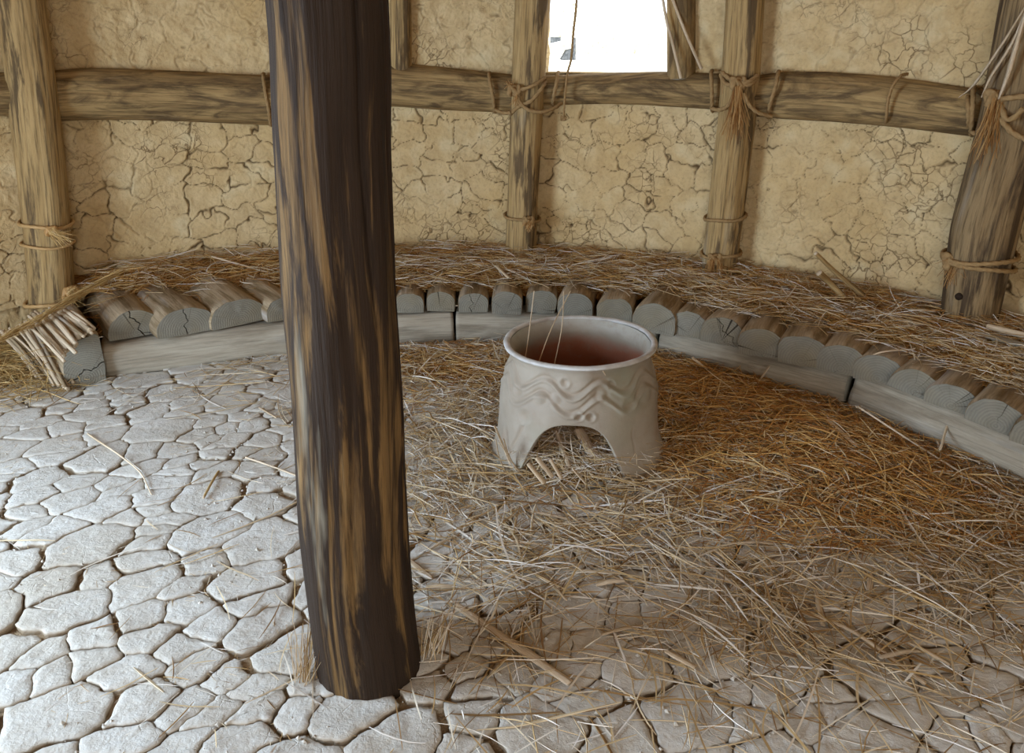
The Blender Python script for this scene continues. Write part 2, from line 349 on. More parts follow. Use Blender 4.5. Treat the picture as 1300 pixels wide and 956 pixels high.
# window: rough clay reveal through the wall thickness, uneven edge
def reveal():
    T = .20; path = []
    A = lambda k, n: [(k_ / n) for k_ in range(n)]
    for t in A(0, 30): path.append((WINL, WINT - (WINT - WINB) * t))
    for t in A(0, 36): path.append((WINL + (WINR - WINL) * t, WINB))
    for t in A(0, 30): path.append((WINR, WINB + (WINT - WINB) * t))
    for t in A(0, 36): path.append((WINR - (WINR - WINL) * t, WINT))
    V = []; n = len(path); R = 7
    mid = ((WINL + WINR) / 2, (WINB + WINT) / 2)
    for j in range(R):
        for s_, z_ in path:
            q = float(fbm(s_ * 14, z_ * 14, j * .9 + 4, 3)); k = 1 + (.018 * q - (.02 if j in (1, 2) else -.02 if j == 0 else .0) - .01 * (j > 0))
            kz = 1 + .006 * q
            p, _ = wall_at(mid[0] + (s_ - mid[0]) * k, .012 - T * j / (R - 1)); V.append((p[0], p[1], mid[1] + (z_ - mid[1]) * kz))
    Fc = [(j * n + i, (j + 1) * n + i, (j + 1) * n + (i + 1) % n, j * n + (i + 1) % n) for j in range(R - 1) for i in range(n)]
    o = mesh('window_1', V, Fc, CLAY, attrs={'crack': np.zeros(len(V))}); o['kind'] = 'structure'
reveal()

# ------------------------------------------------------------------ logs
def frame(d):
    d = np.array(d, float); d /= np.linalg.norm(d); u = np.cross(d, [0, 0, 1.0])
    if np.linalg.norm(u) < 1e-3: u = np.array([1.0, 0, 0])
    u /= np.linalg.norm(u); v = np.cross(u, d); return d, u, v
def log(name, pts, rad, m, ns=40, step=.02, lump=.06, ridge=.02, seed=0, squash=1.0, parent=None, capm=None, checks=()):
    """Round log along pts with radii rad; checks = long drying cracks (angle, from, to, depth)."""
    pts = np.array(pts, float); L = np.concatenate([[0], np.cumsum(np.linalg.norm(np.diff(pts, axis=0), axis=1))]); n = max(4, int(L[-1] / step))
    t = np.linspace(0, L[-1], n + 1)
    C = crom(pts, 16) if len(pts) > 2 else pts; CL = np.concatenate([[0], np.cumsum(np.linalg.norm(np.diff(C, axis=0), axis=1))]); tc = t * CL[-1] / L[-1]
    P = np.stack([np.interp(tc, CL, C[:, k]) for k in range(3)], -1); R = np.interp(t, L, rad)
    d, u, v = frame(pts[-1] - pts[0]); th = np.linspace(0, 2 * PI, ns, endpoint=False)
    TH, T = np.meshgrid(th, t); c, s_ = np.cos(TH), np.sin(TH)
    k = 1 + lump * fbm(c * 1.2 + seed, s_ * 1.2, T * 1.6 + seed * 3.1, 3) + ridge * fbm(c * 6 + seed, s_ * 6, T * 1.2, 3) + ridge * .5 * fbm(c * 15, s_ * 15 + seed, T * 3, 2)
    for (a, f, e, dp) in checks:
        aa = a + .08 * np.sin(T * 5); dd = np.abs((TH - aa + PI) % (2 * PI) - PI); k -= dp * np.exp(-(dd / .045) ** 2) * np.clip((T - f) * 8, 0, 1) * np.clip((e - T) * 8, 0, 1)
    r = R[:, None] * k
    V = P[:, None] + (r * c)[..., None] * u + (r * s_ * squash)[..., None] * v
    gc = np.stack([r * c, r * s_, T], -1).reshape(-1, 3); V = V.reshape(-1, 3)
    i = np.arange(n)[:, None] * ns + np.arange(ns)[None]; j = np.arange(n)[:, None] * ns + (np.arange(ns)[None] + 1) % ns
    Q = np.stack([i, j, j + ns, i + ns], -1).reshape(-1, 4).tolist(); mi = [0] * len(Q)
    # caps: a ring in, then a centre
    for base, cp, sgn in ((0, P[0], -1), (n * ns, P[-1], 1)):
        b = len(V); inner = cp + (V[base:base + ns] - cp) * .93 + d * sgn * .006
        V = np.vstack([V, inner, [cp + d * sgn * .008]]); g2 = gc[base:base + ns]; gc = np.vstack([gc, g2 * [.93, .93, 1], [[0, 0, g2[0, 2]]]])
        for q in range(ns):
            q2 = (q + 1) % ns
            Q.append((base + q, base + q2, b + q2, b + q) if sgn > 0 else (base + q2, base + q, b + q, b + q2)); mi.append(1)
            Q.append((b + q, b + q2, b + ns) if sgn > 0 else (b + q2, b + q, b + ns)); mi.append(1)
    return mesh(name, V, Q, [m, capm or W_END], parent, attrs={'gc': gc}, mi=mi)
def wpost(px, seed, base=0.0, top=WTOP - .04, off=.08, **kw):
    """Post leaning on the wall; px = [(x, y, width)] along its height, extended to floor and eaves."""
    P = [hit(x, y, off) for x, y, _ in px]; R = [w_ * depth(p) / F / 2 for (_, _, w_), p in zip(px, P)]
    a, b = P[0], P[1]; top_p = a + (a - b) / (a[2] - b[2]) * (top - a[2]) if a[2] < top else a
    a2, b2 = P[-1], P[-2]; bot = a2 + (a2 - b2) / (a2[2] - b2[2]) * (base - a2[2])
    pts = [bot] + P[::-1] + [top_p]; rad = [R[-1] * 1.04] + R[::-1] + [R[0] * .98]
    return pts, rad
POSTS = {}
def axis_at(key, z):
    pts, rad = POSTS[key]; zz = [p[2] for p in pts]; return np.array([np.interp(z, zz, [p[k] for p in pts]) for k in range(3)]), float(np.interp(z, zz, rad))

# foreground post
fp = [onz(463, 846, 0), None, None]; D0 = fp[0]
def fore(py, px): # keeps the post at its own distance from the viewer
    d = ray(px, py); t = D0[1] / d[1]; return np.array([d[0] * t, D0[1] + .0, CAMH + d[2] * t])
fpts = [np.array([D0[0] + .012, D0[1] + .02, -.03]), fore(700, 453), fore(433, 437), fore(200, 424), fore(0, 416), fore(0, 416) + np.array([-.01, 0, .65])]
frad = [.140, .131, .126, .120, .119, .117]
o = log('support_post', fpts, frad, W_POST, ns=110, step=.01, lump=.05, ridge=.018, seed=5.2, checks=[(3.9, .2, 2.2, .10), (4.62, 1.0, 2.4, .12), (3.55, .9, 2.0, .09), (5.2, .1, 1.2, .05)])
recenter(o, fpts[0]); tag(o, 'thick round dark brown wooden post in the foreground, stained in patches', 'post')
# wall posts
specs = {
 'left': ([(25, 0, 58), (45, 150, 57), (58, 270, 54), (66, 380, 54)], W_LIGHT, 'pale weathered wooden post at the left end of the wall, bound with straw rope', [(4.3, .9, 2.0, .05)]),
 'mid': ([(676, 0, 45), (668, 150, 42), (664, 250, 40), (661, 332, 39)], W_LIGHT, 'upright wooden wall post on the left side of the window', [(4.0, .5, 2.2, .08)]),
 'right': ([(946, 0, 46), (938, 120, 46), (925, 240, 46), (912, 350, 42)], W_LIGHT, 'cracked wooden wall post right of the window, leaning with a rope tassel', [(4.5, .3, 2.2, .12), (5.0, .3, 2.1, .10), (4.1, .2, 1.6, .08)]),
 'far': ([(1312, 30, 84), (1285, 160, 80), (1250, 290, 80), (1230, 400, 66)], W_SHADE, 'stout leaning wooden post at the right edge, with a knot hole near its foot', [(5.0, .2, 2.2, .08), (4.2, .5, 1.6, .05)])}
for k, (px, m, lab, ck) in specs.items():
    pts, rad = wpost(px, 0, base=.0, off=.10 if k != 'far' else .13); POSTS[k] = (pts, rad)
    o = log('wall_post', pts, rad, m, ns=64, step=.016, lump=.05, ridge=.022, seed=len(k) * 2.3, checks=ck); recenter(o, pts[0]); tag(o, lab, 'post')
    if k == 'far':
        c, r = axis_at('far', float(hit(1219, 372, .2)[2])); h = hit(1220, 371, .19)
        nrm = wall_at(hit(1220, 371, 0, True)[1])[1]; d = np.array([nrm[0], nrm[1], 0]) * .6 + np.array([-.55, -.3, 0]); d /= np.linalg.norm(d)
        kn = log('knot', [c + d * (r - .03), c + d * (r + .004)], [.02, .017], W_POST, ns=14, step=.01, seed=3, capm=W_POST); kn.parent = o; kn.location = -o.location; kn['label'] = 'dark oval knot hole'
# upper short posts above the rail
def short_post(x0, x1, ytop, ybot, name, lab, m, off=.03, z1=WTOP - .04, rm=1.0):
    b = hit((x0 + x1) / 2, ybot, off); t = hit((x0 + x1) / 2, ytop, off); tt = t + (t - b) / (t[2] - b[2]) * (z1 - t[2]); r = (x1 - x0) * depth(b) / F / 2 * rm
    o = log(name, [b - np.array([0, 0, .03]), tt], [r, r * .97], m, ns=32, step=.03, lump=.05, ridge=.03, seed=x0 * .1); recenter(o, b); tag(o, lab, 'post'); return o
short_post(495, 522, 0, 84, 'stud', 'slim squared stud standing on the rail just right of the foreground post', W_LIGHT)
short_post(848, 883, 0, 92, 'stud', 'short dark stud standing on the rail at the right side of the window', W_BEAM, off=.02)
# rails (horizontal beams) between posts
def rail(px, m, lab, off=.02, seed=0, label2=None, checks=()):
    P = [hit(x, (a + b) / 2, off) for x, a, b in px]; R = [(b - a) * depth(p) / F / 2 * 1.02 for (x, a, b), p in zip(px, P)]
    o = log('rail', P, R, m, ns=56, step=.016, lump=.06, ridge=.03, seed=seed, capm=W_CHOP, checks=checks); POSTS[lab] = (P, R); tag(o, label2, 'beam'); recenter(o); return o
rail([(68, 93, 152), (130, 90, 150), (240, 94, 153), (345, 98, 157), (430, 96, 150)], W_BEAM, 'ra', seed=1.3, label2='thick horizontal log rail left of the foreground post, with pale chopped end', checks=[(4.0, .3, 1.2, .06)])
rail([(440, 84, 132), (500, 84, 133), (560, 88, 138), (655, 98, 142)], W_BEAM, 'rb', seed=2.9, label2='horizontal log rail between the foreground post and the window post')
rail([(676, 97, 133), (770, 94, 131), (840, 93, 133), (935, 96, 138)], W_BEAM, 'rc', seed=4.1, label2='flat-topped log rail forming the sill under the window')
rail([(950, 100, 146), (1000, 94, 150), (1090, 96, 155), (1180, 107, 165), (1262, 120, 175)], W_BEAM, 'rd', seed=6.5, label2='stout curved log rail to the right of the tasselled post', checks=[(4.4, .2, 1.3, .07)])
rail([(1275, 126, 172), (1330, 138, 190), (1380, 150, 200)], W_BEAM, 're', seed=7.5, label2='log rail end running out of view behind the post at the right edge')
# left edge: slice of another rail behind the left post
rail([(-120, 100, 150), (-30, 96, 146), (30, 94, 146)], W_BEAM, 'rf', seed=8.5, label2='rail end just showing left of the leftmost wall post')

# ------------------------------------------------------------------ the log bench
FRONT = crom([(-2.30, 3.52), (-2.04, 3.68), (-1.19, 4.00), (-.62, 4.14), (.0, 4.16), (.45, 4.08), (.80, 3.92), (1.15, 3.62), (1.53, 3.31), (1.80, 2.93), (1.96, 2.66), (2.25, 2.15)], 14)
def sill_log(p0, p1, h, dpt, seed, lab, zt=.172):
    p0, p1 = np.array([*p0, 0.]), np.array([*p1, 0.]); d = p1 - p0; L = np.linalg.norm(d); d /= L; nrm = np.array([-d[1], d[0], 0.])
    n = max(8, int(L / .02)); t = np.linspace(0, L, n + 1)
    sec = [(-.0, -.01), (-.012, .03), (-.016, .07), (-.012, .11), (.0, .145), (.022, .166), (.06, .172), (.12, .17), (dpt, .165), (dpt, -.01)]
    sec = np.array(crom(sec, 3)); m_ = len(sec); Tt, K = np.meshgrid(t, np.arange(m_), indexing='ij')
    y = sec[K, 0]; z = sec[K, 1] * (h / .172)
    q = .012 * fbm(Tt * 2.2 + seed, y * 9, z * 9, 3) + .004 * fbm(Tt * 3, z * 60, seed + y * 40, 3)
    V = p0 + d * Tt[..., None] + nrm * (y - q * (y < dpt * .9))[..., None]; V[..., 2] += z + q * .25 * (z > .1)
    gc = np.stack([y, z, Tt], -1).reshape(-1, 3); V = V.reshape(-1, 3)
    i = np.arange(n)[:, None] * m_ + np.arange(m_)[None]; j = np.arange(n)[:, None] * m_ + (np.arange(m_)[None] + 1) % m_
    Q = np.stack([i, i + m_, j + m_, j], -1).reshape(-1, 4).tolist(); mi = [0] * len(Q)
    Q += [tuple(range(m_)), tuple(range(n * m_, n * m_ + m_))[::-1]]; mi += [1, 1]
    o = mesh('sill_log', V, Q, [W_SILL, W_END], attrs={'gc': gc}, mi=mi); recenter(o); tag(o, lab, 'log'); return o
sill_log((-2.035, 3.665), (-1.02, 4.045), .165, .14, 1, 'long sill log on the floor at the left, carrying the broad half logs')
sill_log((-1.00, 4.05), (-.325, 4.155), .168, .14, 2, 'sill log coming out right behind the foreground post, under the bench')
sill_log((-.31, 4.155), (.26, 4.15), .168, .14, 3, 'sill log under the bench behind the clay vessel rim, left of the vessel')
sill_log((.275, 4.14), (.76, 3.945), .17, .14, 4, 'short sill log hidden mostly behind the clay vessel')
sill_log((.78, 3.925), (1.525, 3.315), .17, .14, 5, 'sill log just right of the clay vessel, ending at a dark gap')
sill_log((1.545, 3.295), (2.32, 2.05), .185, .15, 6, 'longest grey sill log, running out of view at the right edge')
def half_log(p, d, L, w_, h, h0, seed, lab, zb, roll=0.0, drop=0.0, section=None, split=None):
    """p = middle of the front face's lower edge; d = direction away from the room; D or loaf section."""
    d = np.array([d[0], d[1], 0.]); d /= np.linalg.norm(d); u = np.array([d[1], -d[0], 0.])
    th = np.linspace(0, PI, 22); sec = [(w_ / 2 * math.cos(a), h0 + (h - h0) * math.sin(a) ** .92) for a in th]
    sec = [(w_ / 2 * .97, .0), (w_ / 2, h0 * .5)] + sec + [(-w_ / 2, h0 * .5), (-w_ / 2 * .97, .0), (0, -.002)]
    if section: sec = section
    sec = np.array(sec); c, s_ = math.cos(roll), math.sin(roll); m_ = len(sec); n = max(8, int(L / .02)); t = np.linspace(0, L, n + 1)
    Tt, K = np.meshgrid(t, np.arange(m_), indexing='ij'); a, b = sec[K, 0], sec[K, 1]
    q = 1 + .05 * fbm(a * 8 + seed * 3, b * 8, Tt * 2 + seed, 3) + .02 * fbm(a * 45, b * 45 + seed, Tt * 3, 2)
    q = q * (1 - .04 * np.exp(-Tt / .008))
    a2 = a * q; b2 = np.where(b > .01, b * q, b); a3 = a2 * c - b2 * s_; b3 = a2 * s_ + b2 * c
    V = np.array([p[0], p[1], zb]) + d * Tt[..., None] + u * a3[..., None]; V[..., 2] += b3 - drop * Tt
    gc = np.stack([a, b - h * .25, Tt], -1).reshape(-1, 3); V = V.reshape(-1, 3)
    i = np.arange(n)[:, None] * m_ + np.arange(m_)[None]; j = np.arange(n)[:, None] * m_ + (np.arange(m_)[None] + 1) % m_
    Q = np.stack([i, i + m_, j + m_, j], -1).reshape(-1, 4).tolist(); Q.append(tuple(range(n * m_, n * m_ + m_))[::-1])
    o = mesh('half_log', V, Q, W_HALF, attrs={'gc': gc})
    # sawn front end: own part, slightly proud and uneven
    R = 4; E = []; G = []; FQ = []; cen = np.array([0, h * .42])
    for r in range(R):
        k = 1 - r / (R - .0)
        for kk in range(m_):
            aa, bb = cen + (np.array([a2[0, kk], b2[0, kk]]) - cen) * k * (1.0 if r else .995)
            qd = .0 if r == 0 else .002 + .003 * float(fbm(aa * 30 + seed, bb * 30, 1.0, 2))
            pt = np.array([p[0], p[1], zb]) - d * (qd + .001) + u * (aa * c - bb * s_); pt[2] += aa * s_ + bb * c; E.append(pt); G.append((aa, bb - h * .15, 0))
    E.append(np.array([p[0], p[1], zb]) - d * .004 + np.array([0, 0, cen[1]])); G.append((0, cen[1] - h * .15, 0))
    for r in range(R - 1):
        for kk in range(m_): k2 = (kk + 1) % m_; FQ.append((r * m_ + kk, r * m_ + k2, (r + 1) * m_ + k2, (r + 1) * m_ + kk))
    for kk in range(m_): FQ.append(((R - 1) * m_ + kk, (R - 1) * m_ + (kk + 1) % m_, R * m_))
    if split:                                              # two pieces of wood with an open split between them
        A = [np.array([a2[0, kk], b2[0, kk]]) for kk in range(m_)]; s0_, s1_, gap = np.array(split[0]), np.array(split[1]), split[2]; dv = (s1_ - s0_) / np.linalg.norm(s1_ - s0_); nv = np.array([-dv[1], dv[0]]); E, G, FQ = [], [], []
        jit = lambda t_: .010 * math.sin(t_ * 70 + seed) + .006 * math.sin(t_ * 170 + seed * 2)
        for sg in (1, -1):
            poly = []; lim = gap / 2
            for kk in range(m_):
                P_, Q_ = A[kk], A[(kk + 1) % m_]; x0_, x1_ = sg * ((P_ - s0_) @ nv) - lim, sg * ((Q_ - s0_) @ nv) - lim
                if x0_ >= 0: poly.append((P_, 0))
                if x0_ * x1_ < 0: poly.append((P_ + (Q_ - P_) * x0_ / (x0_ - x1_), 1))
            full = []
            for kk in range(len(poly)):
                full.append(poly[kk][0])
                if poly[kk][1] and poly[(kk + 1) % len(poly)][1]:
                    P_, Q_ = poly[kk][0], poly[(kk + 1) % len(poly)][0]
                    for f_ in np.arange(1, 14) / 14: c_ = P_ + (Q_ - P_) * f_; full.append(c_ + nv * jit((c_ - s0_) @ dv) * min(1, 4 * f_, 4 * (1 - f_)))
            base = len(E); nf = len(full)
            for dd in (-.003, .09):
                for aa, bb in full:
                    pt = np.array([p[0], p[1], zb]) + d * dd + u * (aa * c - bb * s_); pt[2] += aa * s_ + bb * c; E.append(pt); G.append((aa, bb - h * .15, 0))
            FQ.append(tuple(range(base, base + nf))); FQ += [(base + kk, base + nf + kk, base + nf + (kk + 1) % nf, base + (kk + 1) % nf) for kk in range(nf)]
    e = mesh('cut_end', E, FQ, W_END, parent=o, smooth=not split, attrs={'gc': np.array(G)}); e['label'] = 'grey sawn end'
    if label_loc := True: recenter(o)
    tag(o, lab, 'log', 'half logs laid side by side on the bench'); return o
ordn = ['first', 'second', 'third', 'fourth', 'fifth', 'sixth', 'seventh', 'eighth', 'ninth', 'tenth', 'eleventh', 'twelfth', 'thirteenth', 'fourteenth', 'fifteenth', 'sixteenth', 'seventeenth', 'eighteenth']
# (centre x, lower edge y, width px, height px, side fraction)
LOGS = [(174, 427, 59, 33, .08), (238, 424, 66, 34, .16), (306, 412, 65, 33, .16), (362, 406, 48, 30, .3), (409, 402, 44, 28, .3), (452, 399, 42, 28, .3), (489, 398, 34, 27, .3),
 (520, 397, 39, 26, .5), (559, 395, 39, 26, .5), (601, 396, 40, 25, .5), (643, 399, 40, 30, .5), (686, 397, 41, 30, .5), (730, 404, 45, 33, .5), (779, 410, 45, 33, .5),
 (828, 422, 49, 38, .4), (873, 427, 38, 33, .45), (916, 437, 48, 34, .35), (965, 452, 50, 36, .4), (1016, 464, 50, 40, .42), (1066, 474, 46, 37, .35), (1114, 486, 46, 36, .35), (1160, 502, 45, 34, .2), (1206, 520, 44, 34, .3), (1262, 546, 60, 40, .3), (1322, 572, 58, 42, .3), (1382, 604, 60, 44, .3)]
look = {0: 'broad flat half log at the left end of the bench, with a diagonal crack', 1: 'second broad half log from the left end of the bench, crack down its middle', 2: 'third half log from the left end, low and brown-topped', 3: 'half log at the left edge of the foreground post',
 4: 'half log hidden behind the left side of the foreground post', 5: 'half log hidden behind the middle of the foreground post', 6: 'half log hidden behind the right side of the foreground post'}
for i, (cx, yb, wp, hp, sf) in enumerate(LOGS):
    zb = .176 if i < 21 else .188
    p = onz(cx, yb, zb); j = int(np.argmin(np.hypot(FRONT[:, 0] - p[0], FRONT[:, 1] - p[1]))); j = min(max(j, 2), len(FRONT) - 3); t = FRONT[j + 2] - FRONT[j - 2]; t /= np.linalg.norm(t)
    nrm = np.array([-t[1], t[0]]); d = nrm * .75 + np.array([-.12 if i < 4 else .0, .30]); d /= np.linalg.norm(d)
    if i < 4: d = np.array([-.60, .80]); d /= np.linalg.norm(d)
    dp = depth(p); fs = max(.55, abs(-t[1] * 0 + (t[0] * 1))) ; w_ = wp * dp / F / max(.62, t[0]) * (1.10 if i < 3 else .97); h = hp * dp / F / .93 * .97
    if i > 13: w_ = min(w_, .225)
    lab = look.get(i) or (f'{ordn[i-7]} half log showing to the right of the foreground post' if i < 15 else 'half log at the right edge of the picture, cut off by it' if i == 24 else 'half log beyond the right edge of the picture' if i == 25 else f'{ordn[23-i]} fully visible half log counted leftwards from the right edge')
    half_log(p, d, .56 if i > 3 else .58, w_, h, h * sf, i * 1.37 + 1, lab, zb, roll=random.uniform(-.05, .05) + (.10 if i in (21, 22, 23) else 0) * -1, split={0: ((-.03, .16), (.035, .0), .006), 1: ((-.005, .16), (.0, .0), .005), 9: ((-.02, .16), (-.01, 0), .003), 16: ((-.05, .15), (.05, .03), .004)}.get(i))
# corner log, sawn end to the room
cp = onz(112, 489, 0)
def corner():
    sec = [(.085, .0), (.092, .06), (.093, .13), (.092, .20), (.088, .245), (.07, .262), (.03, .262), (-.02, .245), (-.06, .21), (-.085, .165), (-.098, .11), (-.102, .05), (-.095, .0), (0, -.002)]
    sec = [tuple(p) for p in crom(sec, 3)]
    o = half_log(cp, (-.62, .78), .60, .19, .26, .05, 44, 'cracked corner log under the left end of the bench, sawn end facing out', .0, section=sec, split=((-.11, .035), (.10, .105), .007)); o.name = 'corner_log'
    o['group'] = ''; del o['group']
    dk = [c for c in o.children][0]
    # the split across its lower part
    cr = []; a = onz(88, 486, .0)
    return o
co = corner()
_m = M('dark_split', .95, 0); _m.col((.02, .015, .01)); DARK = _m.m

# ------------------------------------------------------------------ the floor: soil bed and separate dried clay plates
V = []; xs = np.linspace(-3.5, 3.3, 90); ys = np.linspace(-2.1, 5.0, 90)
X, Y = np.meshgrid(xs, ys, indexing='ij'); Z = -.020 + .005 * fbm(X * 3, Y * 3, 2.0, 3)
i = np.arange(89)[:, None] * 90 + np.arange(89)[None]; Q = np.stack([i, i + 90, i + 91, i + 1], -1).reshape(-1, 4)
floor = mesh('floor', np.stack([X, Y, Z], -1).reshape(-1, 3), Q, SOIL); floor['kind'] = 'structure'
def plates():
    ang = math.radians(33); ca, sa = math.cos(ang), math.sin(ang); K = 1.32
    def fw(p): return np.array([(p[0] * ca + p[1] * sa) / K, -p[0] * sa + p[1] * ca])
    def bw(q): return np.array([q[..., 0] * K * ca - q[..., 1] * sa, q[..., 0] * K * sa + q[..., 1] * ca]).T
    r = random.Random(21); S_ = []; R_ = []
    MS = np.array([fw((r.uniform(-3.4, 2.7), r.uniform(.8, 4.6))) for _ in range(95)])
    def mac(q): return int(np.argmin(((MS - q) ** 2).sum(1)))
    for _ in range(14000):
        x, y = r.uniform(-3.1, 2.4), r.uniform(1.0, 4.3)
        if abs(x) > .70 * y + .55: continue
        base = .168 if x < -.2 else .14
        if x < -.1 and y > 3.2: base = .15
        rr = base * r.choice([.38, .5, .7, .95, 1.15]); q = fw((x, y))
        if S_:
            A = np.array(S_); d = np.hypot(A[:, 0] - q[0], A[:, 1] - q[1])
            if (d < (np.array(R_) + rr) * .5).any(): continue
        S_.append(q); R_.append(rr)
    A = np.array(S_); R_ = np.array(R_); out = []; MC = [mac(q) for q in A]
    for a in range(len(A)):
        c = A[a]; poly = [c + np.array(v) * .45 for v in ((-1, -1), (1, -1), (1, 1), (-1, 1))]
        d = np.hypot(*(A - c).T); nb = [b for b in np.argsort(d)[1:26] if d[b] < .55]; closed = False
        for b in nb:
            dv = A[b] - c; L = np.linalg.norm(dv); n_ = dv / L; pw = .5 * L + (R_[a] ** 2 - R_[b] ** 2) / (2 * L) * .25
            hsh = math.sin((min(a, b) * 12.9898 + max(a, b) * 78.233)) * 43758.5453 % 1
            wd = (.0035 + .0055 * hsh ** 1.5) if MC[a] != MC[b] else (.0006 + .0022 * hsh ** 2); lim = pw - wd; new = []
            for k in range(len(poly)):
                p, q = poly[k], poly[(k + 1) % len(poly)]; dp_, dq = (p - c) @ n_ - lim, (q - c) @ n_ - lim
                if dp_ <= 0: new.append(p)
                if dp_ * dq < 0: new.append(p + (q - p) * dp_ / (dp_ - dq))
            poly = new
            if len(poly) < 3: break
        if len(poly) < 3: continue
        poly = np.array(poly)
        if np.abs(poly - c).max() > .42: continue
        P = bw(poly); cen = P.mean(0)
        # round corners, subdivide
        P = np.vstack([[P[k] * .93 + P[(k + 1) % len(P)] * .07, P[k] * .07 + P[(k + 1) % len(P)] * .93] for k in range(len(P))]) if len(P) > 2 else P
        Q = []
        for k in range(len(P)):
            p, q = P[k], P[(k + 1) % len(P)]; m_ = max(1, int(np.linalg.norm(q - p) / .010))
            for e in range(m_): Q.append(p + (q - p) * e / m_)
        Q = np.array(Q); x, y = Q[:, 0], Q[:, 1]
        Q = Q + np.stack([.022 * fbm(x * 7, y * 7, 1.5, 2) + .0085 * fbm(x * 24, y * 24, 7.5, 3) + .0028 * fbm(x * 75, y * 75, 1.5, 2), .022 * fbm(x * 7, y * 7, 11.5, 2) + .0085 * fbm(x * 24, y * 24, 17.5, 3) + .0028 * fbm(x * 75, y * 75, 31.5, 2)], 1)
        cen = Q.mean(0); area = .5 * abs(np.sum(Q[:, 0] * np.roll(Q[:, 1], -1) - np.roll(Q[:, 0], -1) * Q[:, 1]))
        if area < .0007: continue
        j = int(np.argmin(np.hypot(FRONT[:, 0] - cen[0], FRONT[:, 1] - cen[1])))
        if cen[1] > np.interp(cen[0], FRONT[:, 0], FRONT[:, 1]) + .12 and cen[0] > -2.35: continue
        if cen[0] <= -2.35 and cen[1] > 4.0: continue
        out.append((cen, Q, a))
    out.sort(key=lambda e: e[0][1] + .15 * abs(e[0][0]))
    rest_V, rest_F, rest_k = [], [], []; nb = 0
    for idx, (cen, Q, a) in enumerate(out):
        n = len(Q); tx, ty = r.uniform(-.02, .02), r.uniform(-.03, .014); lift = r.uniform(-.003, .003)
        rad = np.hypot(*(Q - cen).T).mean(); V = []; K_ = []
        for kk, (sc, dz, rim) in enumerate(((.975, -.034, 1), (.992, -.010, 1), (1.0, -.0022, .45), (None, 0, .12), (None, 1, 0), (None, 2, 0))):
            if sc is None:
                ins = (.0038, .02, .06)[dz]; f = np.maximum(1 - ins / np.maximum(np.hypot(*(Q - cen).T), .02), .25 - .05 * dz)
                P = cen + (Q - cen) * f[:, None]; z = (.0, .0016, .0)[dz] + np.zeros(n)
            else: P = cen + (Q - cen) * sc; z = np.full(n, dz)
            z = z + lift + (P - cen) @ np.array([tx, ty]) + .0022 * fbm(P[:, 0] * 14, P[:, 1] * 14, 3.3, 2)
            if kk == 0: z = np.full(n, -.036)
            V.append(np.column_stack([P, z])); K_ += [rim] * n
        V.append(np.array([[*cen, lift + .0]])); K_.append(0); V = np.vstack(V)
        Fc = [(q * n + k, q * n + (k + 1) % n, (q + 1) * n + (k + 1) % n, (q + 1) * n + k) for q in range(5) for k in range(n)] + [(5 * n + k, 5 * n + (k + 1) % n, 6 * n) for k in range(n)]
        # orientation up
        A2 = np.sum(Q[:, 0] * np.roll(Q[:, 1], -1) - np.roll(Q[:, 0], -1) * Q[:, 1])
        if A2 < 0: Fc = [f[::-1] for f in Fc]
        if idx < 300:
            mesh('clay_plate', V, Fc, PLATE, parent=floor, attrs={'rim': K_})
        else:
            rest_V.append(V); rest_F += [tuple(v + nb for v in f) for f in Fc]; rest_k += K_; nb += len(V)
    if rest_V:
        o = mesh('clay_plates', np.vstack(rest_V), rest_F, PLATE, parent=floor, attrs={'rim': rest_k}); o['kind'] = 'stuff'
    print('plates', len(out))
plates()

# ------------------------------------------------------------------ straw
def straw_mesh(name, P0, az, pit, L, wid, bend, hf, m, K=5, lift=.004, stiff=.6, flat=.6):
    n = len(L); t = np.linspace(-.5, .5, K)[None]; 
    a = az[:, None] + bend[:, None] * t
    # integrate a gently curved centre line
    dx = np.cos(a) * L[:, None]; dy = np.sin(a) * L[:, None]
    x = P0[:, 0:1] + dx * t; y = P0[:, 1:2] + dy * t
    z = P0[:, 2:3] + np.sin(pit)[:, None] * L[:, None] * t - .10 * L[:, None] * (t * 2) ** 2 * rng.random((n, 1)) * .5
    g = hf(x, y) + lift; z = np.maximum(z, g)
    C = np.stack([x, y, z], -1); T = np.gradient(C, axis=1); T /= np.linalg.norm(T, axis=-1, keepdims=True) + 1e-9
    U = np.cross(T, [0, 0, 1.0]); U /= np.linalg.norm(U, axis=-1, keepdims=True) + 1e-9; W_ = np.cross(U, T)
    ph = rng.random(n) * 2 * PI; V = []
    tap = (1 - .55 * np.abs(t * 2) ** 3)
    for k in range(3):
        c, s_ = np.cos(ph + k * 2 * PI / 3)[:, None], np.sin(ph + k * 2 * PI / 3)[:, None]
        r = wid[:, None] * .5 * tap; V.append(C + (U * (c * r)[..., None]) + (W_ * (s_ * r * flat)[..., None]))
    V = np.stack(V, 2).reshape(-1, 3); b = (np.arange(n) * K * 3)[:, None, None]; q = (np.arange(K - 1) * 3)[None, :, None]; k = np.arange(3)[None, None]; k2 = (k + 1) % 3
    Q = np.stack([b + q + k, b + q + k2, b + q + 3 + k2, b + q + 3 + k], -1).reshape(-1, 4)
    o = mesh(name, V, Q, m, smooth=False); return o
def front_y(x): return np.interp(x, FRONT[:, 0], FRONT[:, 1])
POT = np.array([.272, 2.955, 0.0])
def G(x, y, cx, cy, sx, sy, rot=0.0):
    c, s_ = math.cos(rot), math.sin(rot); u = (x - cx) * c + (y - cy) * s_; v = -(x - cx) * s_ + (y - cy) * c; return np.exp(-.5 * ((u / sx) ** 2 + (v / sy) ** 2))
